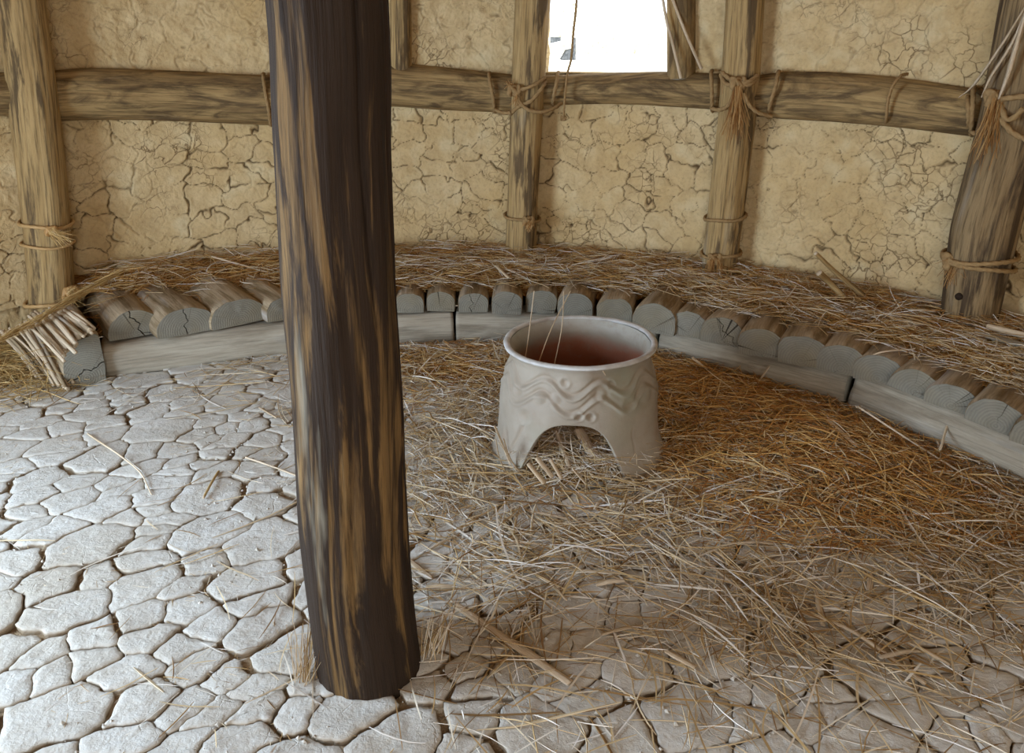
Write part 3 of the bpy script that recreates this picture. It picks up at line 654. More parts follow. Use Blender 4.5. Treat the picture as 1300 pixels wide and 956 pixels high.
def dens(x, y):
    d = .95 * G(x, y, -.15, 3.72, .75, .32, 0) + 1.25 * G(x, y, 1.0, 3.05, .62, .40, -.75) + .9 * G(x, y, .45, 3.5, .7, .4, -.3) + .85 * G(x, y, .22, 2.7, .40, .22) + .9 * G(x, y, 1.55, 2.55, .35, .5, -.9) \
      + .45 * G(x, y, -.1, 2.9, .3, .5) + .22 * G(x, y, .85, 2.2, .8, .3) + .22 * G(x, y, .45, 1.85, .9, .5) + .6 * G(x, y, -2.62, 3.72, .3, .22) + .5 * G(x, y, .62, 2.2, .18, .3, .5) + .25 * G(x, y, .1, 2.2, .12, .35, .4) + .3 * G(x, y, -.25, 1.75, .10, .12) + .28 * G(x, y, -.55, 1.75, .06, .12) + .2 * G(x, y, -.7, 3.7, .35, .22)
    d = d * np.clip(.85 + 1.0 * fbm(x * 4, y * 4, 8.8, 3), .06, 2)
    fy = front_y(x); d = np.where(y > fy - .03, 0, d); d = np.where((x < -.55) & (y < 3.3), d * .35, d)
    return d
def hfloor(x, y):
    d = .85 * G(x, y, 1.02, 3.08, .5, .27, -.75) + .55 * G(x, y, -.15, 3.85, .75, .2) + .5 * G(x, y, .24, 2.80, .26, .18) + .5 * G(x, y, .5, 3.6, .5, .3, -.3) + .95 * G(x, y, -2.68, 3.86, .24, .22)
    return .001 + .075 * np.clip(d - .22, 0, 1)
# litter mounds under the deepest straw
def mound(name, x0, x1, y0, y1, hf, m, res=.02, cut=.003, lab=None, parent=None):
    xs, ys = np.arange(x0, x1, res), np.arange(y0, y1, res); X, Y = np.meshgrid(xs, ys, indexing='ij'); Z = hf(X, Y)
    i = np.arange(len(xs) - 1)[:, None] * len(ys) + np.arange(len(ys) - 1)[None]; Q = np.stack([i, i + len(ys), i + len(ys) + 1, i + 1], -1)
    keep = (Z[:-1, :-1] > cut) & (Z[1:, 1:] > cut) & (Z[:-1, 1:] > cut) & (Z[1:, :-1] > cut)
    Z = Z + .006 * fbm(X * 18, Y * 18, 4.0, 2) - .004
    return mesh(name, np.stack([X, Y, Z], -1).reshape(-1, 3), Q[keep], m)
def hb(x, y):
    h = hfloor(x, y) - .004; return np.where(y > front_y(x) - .005, np.where(x > -2.3, -.05, h), h)
mb = mound('straw_litter', -3.1, 2.3, 2.2, 4.1, hb, BED, cut=.004); tag(mb, 'deep matted brown straw litter heaped on the floor around the clay vessel', 'straw', kind='stuff')
def scatter(n, region, df, cap=1.3):
    out = np.zeros((0, 2))
    while len(out) < n:
        x = rng.uniform(region[0], region[1], n * 3); y = rng.uniform(region[2], region[3], n * 3); k = rng.random(n * 3) * cap < df(x, y); out = np.vstack([out, np.column_stack([x, y])[k]])
    return out[:n]
def floor_straw(name, n, df, region, m, Lr, wr, thick, lab, cap=1.3, azf=None, hf=hfloor):
    p = scatter(n, region, df, cap); x, y = p.T
    fld = 2.2 * fbm(x * 1.6, y * 1.6, 13.0, 2) - .35 if azf is None else azf(x, y)
    az = fld + rng.normal(0, .95, n); L = rng.uniform(*Lr, n) * rng.choice([.5, .8, 1, 1.3], n); z = hf(x, y) + rng.random(n) ** 1.5 * thick
    dn = np.clip(df(x, y), 0, 1); z = hf(x, y) + rng.random(n) ** 1.3 * thick * (.25 + dn)
    # keep ends out of the sill logs and the post
    for s_ in (-.5, .5):
        ex, ey = x + np.cos(az) * L * s_, y + np.sin(az) * L * s_; bad = (ey > front_y(ex) - .012) & (ex > -2.2); L = np.where(bad, L * .35, L)
    ok = ~((y > front_y(x) - .05) & (x > -2.2) & (np.abs(np.sin(az)) > .6)) & (np.hypot((x - POT[0]), (y - POT[1])) - .0 > 0)
    ok &= np.hypot(x - D0[0], y - D0[1]) > .15
    ok &= ~((np.abs(np.hypot(x - POT[0], y - POT[1]) - .325) < .035) & (rng.random(n) < .8))
    P0 = np.column_stack([x, y, z])[ok]; k = ok.sum()
    o = straw_mesh(name, P0, az[ok], rng.normal(0, .10, k), L[ok], rng.uniform(*wr, k), rng.normal(0, .16, k), hf, m)
    tag(o, lab, 'straw', kind='stuff'); return o
REG = (-3.0, 2.3, 1.25, 4.15)
red = lambda x, y: 1.3 * G(x, y, 1.02, 3.05, .52, .36, -.75) + .5 * G(x, y, .3, 3.7, .8, .25, -.2) + .5 * G(x, y, 1.5, 2.75, .35, .35, -.9)
red2 = lambda x, y: np.where(y > front_y(x) - .02, 0, red(x, y))
floor_straw('straw', 9000, red2, (-1, 2.3, 2.2, 4.15), STRAW_RED, (.07, .24), (.003, .006), .05, 'dense rusty brown straw piled on the floor right of the clay vessel')
floor_straw('straw', 11500, dens, REG, STRAW_DRY, (.05, .21), (.0022, .005), .035, 'loose pale straw strewn over the cracked clay floor')
floor_straw('straw', 1700, lambda x, y: dens(x, y) + .10 * (x > -.4), REG, STRAW_DRY, (.16, .38), (.004, .009), .035, 'longer pale stalks lying across the scattered floor straw')
def left_pile(x, y): return 1.2 * G(x, y, -2.68, 3.80, .26, .20) * (y < 4.1)
floor_straw('straw', 2200, left_pile, (-3.1, -2.1, 3.3, 4.2), STRAW_GOLD, (.10, .34), (.0022, .0045), .07, 'golden straw heaped at the left edge of the picture against the wall', azf=lambda x, y: .0 * x - .35)
# fine chaff in the cracks of the left floor
floor_straw('chaff', 2600, lambda x, y: np.where((x < -.3) & (y < front_y(x) - .05), .5 + .5 * np.clip(fbm(x * 3, y * 3, 77., 2), -.9, 1), 0) * (np.abs(x) < .72 * y + .1), (-2.6, -.2, 1.3, 4.0), STRAW_DRY, (.015, .07), (.001, .0024), .0, 'fine chaff caught in the cracks of the bare clay floor at left', hf=lambda x, y: -.006 + 0 * x)

# small clay crumbs lying in and beside the cracks
def crumbs():
    n = 5200; V = []; x = rng.uniform(-2.6, 2.0, n * 2); y = rng.uniform(1.25, 4.0, n * 2); ok = (np.abs(x) < .72 * y + .1) & (y < front_y(x) - .03) & (fbm(x * 2.3, y * 2.3, 55., 2) > -.25) & (np.hypot(x - D0[0], y - D0[1]) > .16); x, y = x[ok], y[ok]; n = len(x)
    r = .0015 + .0062 * rng.random(n) ** 3; B = np.array([(1, 0, 0), (-1, 0, 0), (0, 1, 0), (0, -1, 0), (0, 0, 1), (0, 0, -.6)]); V = B[None] * r[:, None, None] * rng.uniform(.6, 1.3, (n, 6, 1)); a = rng.random(n) * 6; c, s_ = np.cos(a)[:, None], np.sin(a)[:, None]
    V = np.stack([V[..., 0] * c - V[..., 1] * s_ + x[:, None], V[..., 0] * s_ + V[..., 1] * c + y[:, None], V[..., 2] + (rng.uniform(-.012, .003, n) + r * .3)[:, None]], -1).reshape(-1, 3)
    T = np.array([(0, 2, 4), (2, 1, 4), (1, 3, 4), (3, 0, 4), (2, 0, 5), (1, 2, 5), (3, 1, 5), (0, 3, 5)]); Q = ((np.arange(n) * 6)[:, None, None] + T[None]).reshape(-1, 3)
    o = mesh('clay_crumbs', V, Q, PLATE, smooth=False, attrs={'rim': np.full(len(V), .25)}); tag(o, 'small clay crumbs scattered along the cracks of the floor', 'crumbs', kind='stuff')
crumbs()
# straw on the bench
def bench_coords(n, lo, hi, smin=None, smax=None):
    """Random points between the bench front (0) and the wall (1)."""
    k = rng.uniform(smin if smin is not None else 10, smax if smax is not None else len(FRONT) - 1.01, n); i = k.astype(int); f = (k - i)[:, None]; A = FRONT[i] * (1 - f) + FRONT[i + 1] * f
    T = FRONT[np.minimum(i + 1, len(FRONT) - 1)] - FRONT[i]; T /= np.linalg.norm(T, axis=1)[:, None]; Nn = np.stack([-T[:, 1], T[:, 0]], 1); Nn = Nn * .75 + [0, .3]; Nn /= np.linalg.norm(Nn, axis=1)[:, None]
    u = rng.uniform(lo, hi, n); return A + Nn * u[:, None], np.arctan2(T[:, 1], T[:, 0]), u
DENSEW = wall_at(np.linspace(0, WS[-1], 400))[0]
def dwall(x, y):
    x = np.asarray(x, float); sh = x.shape; q = np.column_stack([x.ravel(), np.asarray(y, float).ravel()]); out = np.empty(len(q))
    for a in range(0, len(q), 20000): out[a:a + 20000] = np.hypot(q[a:a + 20000, None, 0] - DENSEW[None, :, 0], q[a:a + 20000, None, 1] - DENSEW[None, :, 1]).min(1)
    return out.reshape(sh)
DF = FRONT
def dfront(x, y):
    x = np.asarray(x, float); sh = x.shape; q = np.column_stack([x.ravel(), np.asarray(y, float).ravel()]); out = np.empty(len(q))
    for a in range(0, len(q), 20000): out[a:a + 20000] = np.hypot(q[a:a + 20000, None, 0] - DF[None, :, 0], q[a:a + 20000, None, 1] - DF[None, :, 1]).min(1)
    return out.reshape(sh)
def inside_wall(x, y):
    # signed: positive inside the room
    x = np.asarray(x, float); sh = x.shape; q = np.column_stack([x.ravel(), np.asarray(y, float).ravel()]); out = np.empty(len(q))
    nn = wall_at(np.linspace(0, WS[-1], 400))[1]
    for a in range(0, len(q), 20000):
        dx = q[a:a + 20000, None, 0] - DENSEW[None, :, 0]; dy = q[a:a + 20000, None, 1] - DENSEW[None, :, 1]; j = np.argmin(dx * dx + dy * dy, 1); r = np.arange(len(j)); out[a:a + 20000] = dx[r, j] * nn[j, 0] + dy[r, j] * nn[j, 1]
    return out.reshape(sh)
def hbench(x, y):
    u = dfront(x, y); v = .312 + .05 * np.clip((u - .20) / .25, 0, 1) + .012 * fbm(np.asarray(x) * 5, np.asarray(y) * 5, 6.0, 2)
    lf = np.clip((-.95 - np.asarray(x)) / .25, 0, 1)
    return v - .06 * np.clip((.20 - u) / .1, 0, 1) - lf * .075 * np.clip((.52 - u) / .12, 0, 1)
xs, ys = np.arange(-2.45, 2.75, .02), np.arange(2.0, 4.95, .02); X, Y = np.meshgrid(xs, ys, indexing='ij')
Z = hbench(X, Y) + .010 * fbm(X * 16, Y * 16, 4.0, 2) - .008; IN = inside_wall(X, Y); UF = dfront(X, Y); FY = np.interp(X, FRONT[:, 0], FRONT[:, 1])
okb = (IN > -.03) & (Y > FY) & (UF > .10 + .05 * fbm(X * 7, Y * 7, 3., 2)) & ((X > -2.12) | (Y > 4.1))
i = np.arange(len(xs) - 1)[:, None] * len(ys) + np.arange(len(ys) - 1)[None]; Q = np.stack([i, i + len(ys), i + len(ys) + 1, i + 1], -1)
keep = okb[:-1, :-1] & okb[1:, 1:] & okb[:-1, 1:] & okb[1:, :-1]
o = mesh('straw_litter', np.stack([X, Y, Z], -1).reshape(-1, 3), Q[keep], BED); tag(o, 'matted brown straw litter lying along the back of the log bench', 'straw', kind='stuff')
def bench_straw(n, lo, hi, m, Lr, wr, thick, lab, smin=12, tang=.9, zadd=0):
    P, az, u = bench_coords(n, lo, hi, smin); x, y = P.T; ins = inside_wall(x, y); ok = ins > .02; ok &= (x > -2.15) | (y > 4.05); ok &= ~((x < -1.0) & (dfront(x, y) < .40) & (rng.random(n) < .62))
    L = rng.uniform(*Lr, n); a = az + rng.normal(0, tang, n); 
    for s_ in (-.5, .5):
        ex, ey = x + np.cos(a) * L * s_, y + np.sin(a) * L * s_; L = np.where(inside_wall(ex, ey) < .01, L * .4, L)
    z = hbench(x, y) + zadd + rng.random(n) ** 1.4 * thick
    P0 = np.column_stack([x, y, z])[ok]; k = int(ok.sum())
    o = straw_mesh('straw', P0, a[ok], rng.normal(0, .12, k), L[ok], rng.uniform(*wr, k), rng.normal(0, .4, k), lambda q, r: hbench(q, r) - .012, m); tag(o, lab, 'straw', kind='stuff'); return o
bench_straw(9500, .22, .85, STRAW_RED, (.06, .22), (.003, .006), .055, 'rusty brown straw covering the back of the log bench along the wall')
bench_straw(4200, .25, .85, STRAW_DRY, (.08, .28), (.003, .0065), .07, 'paler straw stalks lying on top of the brown bench straw')
bench_straw(4200, .10, .32, STRAW_RED, (.04, .13), (.0025, .005), .035, 'short brown straw fallen between the half logs of the bench', tang=1.3)

bench_straw(1500, .07, .30, STRAW_DRY, (.07, .24), (.003, .006), .05, 'stray stalks lying over the front ends of the half logs', smin=40, zadd=.055)
bench_straw(2200, .14, .32, STRAW_RED, (.05, .18), (.003, .006), .04, 'brown straw lying over the tops of the half logs', smin=44, zadd=.03)

# ------------------------------------------------------------------ the footed clay vessel
def vessel():
    T = empty('footed_vessel', POT); nth = 420; th = np.linspace(0, 2 * PI, nth, endpoint=False)
    prof = crom([(0, .372), (.025, .356), (.07, .337), (.15, .322), (.24, .318), (.30, .310), (.35, .296), (.39, .282), (.415, .277), (.44, .281), (.457, .290), (.470, .297)], 8)
    def rr(z): return np.interp(z, prof[:, 0], prof[:, 1])
    ch = -PI / 2 - .14                                     # front arch turned a little to the left of the viewer
    arch = [(ch, .62, .245), (ch - 1.98, .50, .20), (ch + 2.18, .50, .20)]
    zl = np.zeros(nth)
    for c, hw, hh in arch:
        u = np.abs((th - c + PI) % (2 * PI) - PI) / hw; zl = np.maximum(zl, np.where(u < 1, hh * np.clip(1 - u ** 3.0, 0, 1) ** .86, 0))
    R = 120; k = np.linspace(0, 1, R); ztop = .464
    Zg = zl[None] + (ztop - zl[None]) * k[:, None]; TH = np.broadcast_to(th[None], Zg.shape)
    # raised and pressed ornament
    ph = (TH - ch)
    def tri(x): return 2 * np.abs(2 * (x - np.floor(x + .5))) - 1
    z1 = .372 + .028 * (np.cos(ph * 8.5 + .3)); z2 = .312 + .032 * np.cos(ph * 8.0 + 3.6 + .4 * np.sin(ph)); 
    def line(zc, wdt): 
        d = (Zg - zc) / wdt; return np.exp(-d ** 2) - .85 * np.exp(-(d - 2.0) ** 2)
    env = np.clip(1.1 - np.abs(((ph + PI) % (2 * PI)) - PI) * .30, .4, 1)
    rel = .0070 * line(z1, .009) * env + .0060 * line(z2, .009) * env
    for (a, z, r, amp) in [(-.14, .405, .013, -.007), (.06, .285, .012, -.008), (.20, .282, .012, -.007), (.50, .39, .014, -.006), (.72, .30, .022, -.005), (-.45, .335, .018, .006), (-.62, .25, .022, -.005), (1.05, .33, .03, .007), (-.25, .34, .016, .004), (-.8, .33, .02, -.005), (.35, .36, .016, .005)]:
        dd = ((TH - ch - a + PI) % (2 * PI) - PI) * .3; d2 = (dd ** 2 + (Zg - z) ** 2) / r ** 2; rel = rel + amp * np.exp(-d2) - amp * .5 * np.exp(-(np.sqrt(d2) - 1.5) ** 2 * 3)
    # diagonal groove on the left foot, thin crack on the right one
    dl = (TH - ch + .80 - (Zg - .10) * 1.5 * 1.0); dl = (dl + PI) % (2 * PI) - PI; gl = np.exp(-(dl * .3 / .008) ** 2) * (Zg > .06) * (Zg < .21)
    rel = rel - .006 * gl
    dc = ((TH - ch - .78 + PI) % (2 * PI) - PI) * .3 + .006 * np.sin(Zg * 40); gk = np.exp(-(dc / .0035) ** 2) * np.clip((Zg - .09) * 40, 0, 1) * np.clip((.22 - Zg) * 40, 0, 1)
    rel = rel - .004 * gk
    wob = .005 * fbm(np.cos(TH) * 2, np.sin(TH) * 2, Zg * 5, 3) + .007 * np.sin(2 * TH + .8) * (Zg / .5) + .006 * np.cos(TH * 3 + 1) * (1 - Zg / .5)
    ro = rr(Zg) + rel * np.clip((ztop - Zg) * 14, 0, 1) + wob; thick = .020 + .006 * (1 - k[:, None])
    ri = rr(Zg) + wob * .8 - thick
    edge = np.clip(k[:, None] * R / 3, 0, 1); mid = (ro + ri) / 2; ro = mid + (ro - mid) * (.45 + .55 * np.sqrt(edge)); ri = mid + (ri - mid) * (.45 + .55 * np.sqrt(edge))
    c, s_ = np.cos(TH), np.sin(TH); O = np.stack([ro * c, ro * s_, Zg], -1); I = np.stack([ri * c, ri * s_, Zg], -1)
    reliefm = np.clip(-rel / .006, 0, 1) + gk
    def patch(name, rows, mask, lab=None):
        """Faces of outer and inner skin for the rows whose mask holds, welded along the bottom edge."""
        V = np.vstack([O.reshape(-1, 3), I.reshape(-1, 3)]); nO = R * nth; Fc = []; mi = []
        for r in rows:
            for q in np.nonzero(mask[r])[0]:
                q2 = (q + 1) % nth; a, b, c_, d = r * nth + q, r * nth + q2, (r + 1) * nth + q2, (r + 1) * nth + q
                Fc.append((a, b, c_, d)); mi.append(0); Fc.append((a + nO, d + nO, c_ + nO, b + nO)); mi.append(1)
                if r == 0: Fc.append((q, nO + q, nO + q2, q2)); mi.append(0)
        F_ = np.array(Fc); used = np.unique(F_); mp_ = np.full(len(V), -1); mp_[used] = np.arange(len(used))
        at = np.concatenate([reliefm.ravel(), np.zeros(nO)])
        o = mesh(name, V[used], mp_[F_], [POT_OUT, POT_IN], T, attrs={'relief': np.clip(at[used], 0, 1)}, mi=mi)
        if lab: o['label'] = lab
        return o
    foot = (Zg < .14); foot_cols = zl < .14
    fm = np.zeros((R, nth), bool); fm[:] = foot & foot_cols[None]
    rows = range(R - 1); patch('body', rows, ~fm)
    # three feet = runs of columns
    cols = np.nonzero(foot_cols)[0]; runs = []; st = cols[0]; pv = cols[0]
    for q in cols[1:]:
        if q != pv + 1: runs.append([st, pv]); st = q
        pv = q
    runs.append([st, pv])
    if runs[0][0] == 0 and runs[-1][1] == nth - 1 and len(runs) > 1: runs[0] = [runs[-1][0] - nth, runs[0][1]]; runs.pop()
    for a, b in runs:
        mk = np.zeros((R, nth), bool); idx = np.arange(a, b + 1) % nth; mk[:, idx] = fm[:, idx]; patch('foot', rows, mk)
    # lip
    V = []; n = 14
    for q in range(nth):
        a = th[q]; wq = float(wob[-1, q]); r0 = .288 + wq
        for j in range(n):
            b = 2 * PI * j / n; V.append(((r0 + .0135 * math.cos(b)) * math.cos(a), (r0 + .0135 * math.cos(b)) * math.sin(a), .467 + .0085 * math.sin(b) + .002 * math.sin(3 * a)))
    Fc = [(q * n + j, ((q + 1) % nth) * n + j, ((q + 1) % nth) * n + (j + 1) % n, q * n + (j + 1) % n) for q in range(nth) for j in range(n)]
    o = mesh('rim', V, Fc, POT_RIM, T); o['label'] = 'pale grey rounded rim'
    tag(T, 'large round open clay vessel on arched feet, with wavy relief, standing in straw', 'vessel')
vessel()
# straw inside the vessel (its hearth floor) and poking over the rim
def hpot(x, y): return .10 + 0 * x
def in_pot():
    n = 1500; a = rng.random(n) * 2 * PI; r = .28 * np.sqrt(rng.random(n)); x, y = POT[0] + r * np.cos(a), POT[1] + r * np.sin(a) - .07
    az = rng.random(n) * PI; P0 = np.column_stack([x, y, hfloor(x, y) + .01 + rng.random(n) * .09])
    o = straw_mesh('straw', P0, az, rng.normal(0, .3, n), rng.uniform(.05, .2, n), rng.uniform(.002, .005, n), rng.normal(0, .3, n), hfloor, STRAW_DRY); tag(o, 'tangled pale straw lying inside and under the clay vessel', 'straw', kind='stuff')
in_pot()

# ------------------------------------------------------------------ single stalks, reeds and sticks
def stick(name, pts, r, m, lab, cat='stick', group=None, ns=8, flat=1.0, tip=1.0, seed=0, step=.03):
    pts = [np.array(p, float) for p in pts]; o = log(name, pts, [r] + [r * (1 + (tip - 1) * (k + 1) / (len(pts) - 1)) for k in range(len(pts) - 1)], m, ns=ns, step=step, lump=.08, ridge=.05, seed=seed + r * 100, squash=flat, capm=W_REED)
    recenter(o); tag(o, lab, cat, group); return o
def fl(px, py, z=.008): return onz(px, py, z)
stick('reed', [fl(580, 769, .012), fl(640, 810, .014), fl(722, 866, .012)], .013, W_REED, 'long wide pale split reed lying in front, right of the foreground post', 'reed', flat=.35)
stick('reed', [fl(1052, 534, .085), fl(1088, 566, .07)], .012, W_REED, 'brown reed piece in the straw near the right-hand sill log', 'reed', flat=.4)
stick('stem', [fl(112, 551), fl(128, 562, .012), fl(152, 578, .02), fl(178, 600, .014), fl(192, 627)], .0045, W_REED, 'thin curved dry stem lying alone on the bare clay at left', 'stem', tip=.6, step=.02)
stick('stem', [fl(277, 599), fl(268, 614, .014), fl(259, 631)], .005, W_LIGHT, 'short brown stick lying alone on a clay plate left of the foreground post', 'stick')
stick('stem', [fl(313, 581), fl(345, 592, .012), fl(382, 606)], .0035, W_REED, 'pale straight stalk touching the left side of the foreground post', 'stem')
stick('stem', [fl(330, 518), fl(350, 530, .012)], .004, W_REED, 'tiny pale stalk on the clay floor far left of the vessel', 'stem')
stick('stem', [fl(1280, 636, .03), fl(1180, 575, .05), fl(1095, 520, .11), fl(1088, 517, .12)], .004, W_REED, 'very long thin pale stalk lying along the foot of the right-hand sill log', 'stem')
stick('stem', [onz(1044, 511, .02), onz(1072, 480, .12), onz(1110, 450, .30), onz(1160, 443, .335)], .004, W_REED, 'long bent golden stalk arching from the bench straw down over the sill log', 'stem', step=.015)
stick('stem', [onz(1194, 570, .06), onz(1206, 530, .14), onz(1226, 494, .26)], .0055, W_REED, 'pale broken stalk leaning on the front of the right-hand sill log', 'stem')
stick('stem', [onz(880, 455, .12), onz(905, 473, .07), onz(945, 491, .03)], .007, W_REED, 'brown stalk leaning on the sill log behind the vessel rim at right', 'stem')
stick('stem', [onz(960, 489, .03), onz(976, 466, .13)], .005, W_REED, 'short stalk propped upright against the sill log right of the vessel', 'stem')
stick('stem', [onz(393 - 0, 348, .42), onz(430, 360, .42)], .005, W_REED, 'stalk hidden behind the foreground post on the bench', 'stem')
stick('stem', [hit(270, 326, .25), hit(320, 340, .30), hit(362, 352, .32)], .0055, W_REED, 'long pale stalk on the bench straw left of the foreground post', 'stem')
stick('stem', [onz(1300, 745, .01), onz(1240, 748, .012)], .004, W_LIGHT, 'dark thin stalk at the lower right edge of the floor', 'stem')
stick('reed', [fl(1000, 772), fl(1080, 800, .014), fl(1172, 866)], .0085, W_REED, 'long brown reed on the floor at bottom right', 'reed', flat=.5)
stick('stem', [onz(832, 594, .02), onz(822, 578, .07), onz(806, 560, .12), onz(804, 545, .14)], .0022, W_REED, 'thin curved golden stalk leaning on the right foot of the vessel', 'stem', step=.015)
for k, (a, b, c) in enumerate([((634, 560), (645, 575), (660, 597)), ((629, 540), (640, 566), (652, 596)), ((640, 556), (648, 580), (668, 606)), ((630, 556), (634, 578), (645, 602))]):
    q = [onz(*a, .17), onz(*b, .09), onz(*c, .015)]
    for v in q: v[1] -= .02
    stick('leaf_blade', q, .0055, W_REED, ['highest', 'leftmost', 'rightmost', 'longest'][k] + ' of the four dry blades draped over the left foot of the vessel', 'straw', 'blades on the left foot of the vessel', flat=.3, seed=k)  # dry leaf blades, built as flattened sticks
# splinters lying inside the front arch
for k, (a, b, r) in enumerate([((706, 548), (722, 590), .010), ((735, 547), (756, 583), .022), ((683, 583), (700, 604), .012), ((700, 585), (712, 606), .009), ((672, 590), (690, 612), .012), ((728, 596), (742, 612), .007)]):
    pa, pb = onz(*a, .125), onz(*b, .075); stick('splinter', [pa, pb], r, W_REED, ['long grey splinter under the arch of the vessel, leaning left', 'thick pale wood chunk lying under the arch of the vessel', 'flat pale splinter at the left foot of the vessel, upper one', 'narrow splinter beside the left foot of the vessel', 'flat pale splinter at the left foot of the vessel, lowest one', 'small splinter in the straw before the vessel arch'][k], 'splinter', flat=.5, seed=k)
# stalks sticking out over the vessel rim
for k, (a, m_, b) in enumerate([((664, 462, .44), (672, 400, .60), (676, 380, .66)), ((678, 456, .43), (700, 405, .60), (716, 366, .70)), ((700, 440, .45), (712, 400, .58), (713, 388, .62)), ((775, 445, .42), (790, 462, .45), (800, 470, .46))]):
    q = []
    for (x, y, z) in (a, m_, b):
        p = onz(x, y, min(z, .5)); q.append(p)
    q = [np.array([q[0][0], POT[1] - .10, .36]), np.array([q[1][0] * .98, POT[1] + .08, .49]), np.array([q[2][0], POT[1] + .22, .60 if k < 3 else .5])] if k < 3 else [np.array([.40, 2.80, .33]), np.array([.36, 2.72, .40]), np.array([.335, 2.68, .45])]
    stick('stalk', q, .0022, W_REED, ['golden stalk standing in the vessel, leftmost over the rim', 'golden stalk crossing the back rim of the vessel, second from left', 'golden stalk crossing the back rim of the vessel, third from left', 'short stalk inside the vessel near its right wall'][k], 'stalk', step=.02)
stick('stub', [np.array([.215, 2.86, .16]), np.array([.225, 2.87, .30])], .014, W_REED, 'orange brown reed stub standing inside the vessel', 'reed')
# scattered short flat reed splinters on the floor (nothing tells them apart)
fr = random.Random(5); spl = [(690, 735), (703, 745), (660, 700), (610, 600), (590, 590), (560, 690), (640, 585), (900, 640), (925, 655), (915, 705), (945, 725), (960, 690), (935, 735), (870, 600), (1105, 740), (1180, 830), (1145, 830), (985, 830), (790, 800), (775, 740), (835, 700), (700, 655), (720, 690), (1040, 770), (560, 745), (530, 720), (1010, 640), (1060, 655), (760, 640), (660, 820), (860, 835), (1230, 700)]
first = None
for k, (x, y) in enumerate(spl):
    if first is None:
        first = log('reed_splinter', [np.array([-.06, 0, .0]), np.array([.0, .002, .003]), np.array([.06, 0, 0])], [.009, .011, .007], W_REED, ns=8, step=.02, lump=.1, ridge=.08, squash=.3, capm=W_REED); o = first
    else: o = first.copy(); COL.objects.link(o)
    p = onz(x, y, .012); o.location = (p[0], p[1], float(hfloor(p[0], p[1])) + .012); s_ = fr.uniform(.6, 1.25); o.scale = (s_, fr.uniform(.5, 1.1), 1); o.rotation_euler = (fr.uniform(-.2, .2), fr.uniform(-.08, .08), fr.uniform(0, PI))
    tag(o, 'short flat pale reed splinter lying among the floor straw', 'splinter', 'reed splinters scattered on the floor')
# sticks on the bench
stick('stick', [onz(1036, 322, .62), onz(1060, 345, .52), onz(1096, 375, .40)], .010, W_LIGHT, 'longer of two brown sticks leaning on the wall right of the tasselled post', tip=1.2)
stick('stick', [onz(1040, 347, .52), onz(1052, 358, .46), onz(1070, 376, .40)], .017, W_LIGHT, 'shorter thicker stick leaning beside the longer one on the bench', tip=.8)
stick('reed', [onz(1255, 415, .42), onz(1360, 440, .42)], .014, W_REED, 'pale reed on the bench at the right edge, upper of two', 'reed')
stick('reed', [onz(1245, 424, .40), onz(1350, 452, .40)], .022, W_SILL, 'grey wooden lath on the bench at the right edge, lower of two', 'reed', flat=.5)
stick('reed', [onz(1210, 421, .39), onz(1250, 432, .39)], .012, W_REED, 'pale flat reed lying before the foot of the right-edge post', 'reed', flat=.4)
stick('reed', [onz(1157, 393, .41), onz(1185, 395, .41)], .009, W_REED, 'short whitish reed piece on the bench straw left of the right-edge post', 'reed', flat=.5)
stick('reed', [onz(630, 338, .41), onz(645, 352, .40)], .009, W_REED, 'small square-cut reed piece on the straw near the foot of the window post', 'reed', flat=.6)
# brush bundle at the left corner
br = random.Random(9)
for k in range(30):
    t = k / 29; u = br.random(); x0 = 2 + 46 * t + br.uniform(-4, 4); y0 = 424 - 14 * t + br.uniform(-5, 7); x1 = 48 + 44 * t + br.uniform(-6, 5); y1 = 480 + 14 * t + br.uniform(-8, 2)
    a = onz(x0, y0, .17 + .05 * t + .03 * u); b = onz(x1, y1, .012 + .03 * u)
    mid = (a + b) / 2 + np.array([0, 0, br.uniform(.0, .03)])
    stick('reed_stick', [a, mid, b], br.uniform(.005, .0105), W_REED if k % 3 else W_HALF, 'pale reed stick in the brush bundle beside the corner log', 'stick', 'reed sticks of the corner bundle', seed=k, ns=9)
for k in range(22):
    t = k / 21; x0 = 36 + 50 * t + br.uniform(-4, 4); y0 = 404 - 14 * t + br.uniform(-4, 6); x1 = 84 + 36 * t + br.uniform(-12, 3); y1 = 452 - 34 * t + br.uniform(-8, 6)
    a = onz(x0, y0, .31 + .02 * t); b = onz(x1, y1, .23 + .06 * t + .02 * br.random())
    stick('reed_stick', [a, (a + b) / 2 + np.array([0, 0, br.uniform(-.006, .012)]), b], br.uniform(.007, .015), W_REED if k % 5 < 3 else W_HALF, 'thicker cut reed stick on top of the corner bundle below the left post', 'stick', 'cut sticks on top of the corner bundle', seed=k, ns=9)
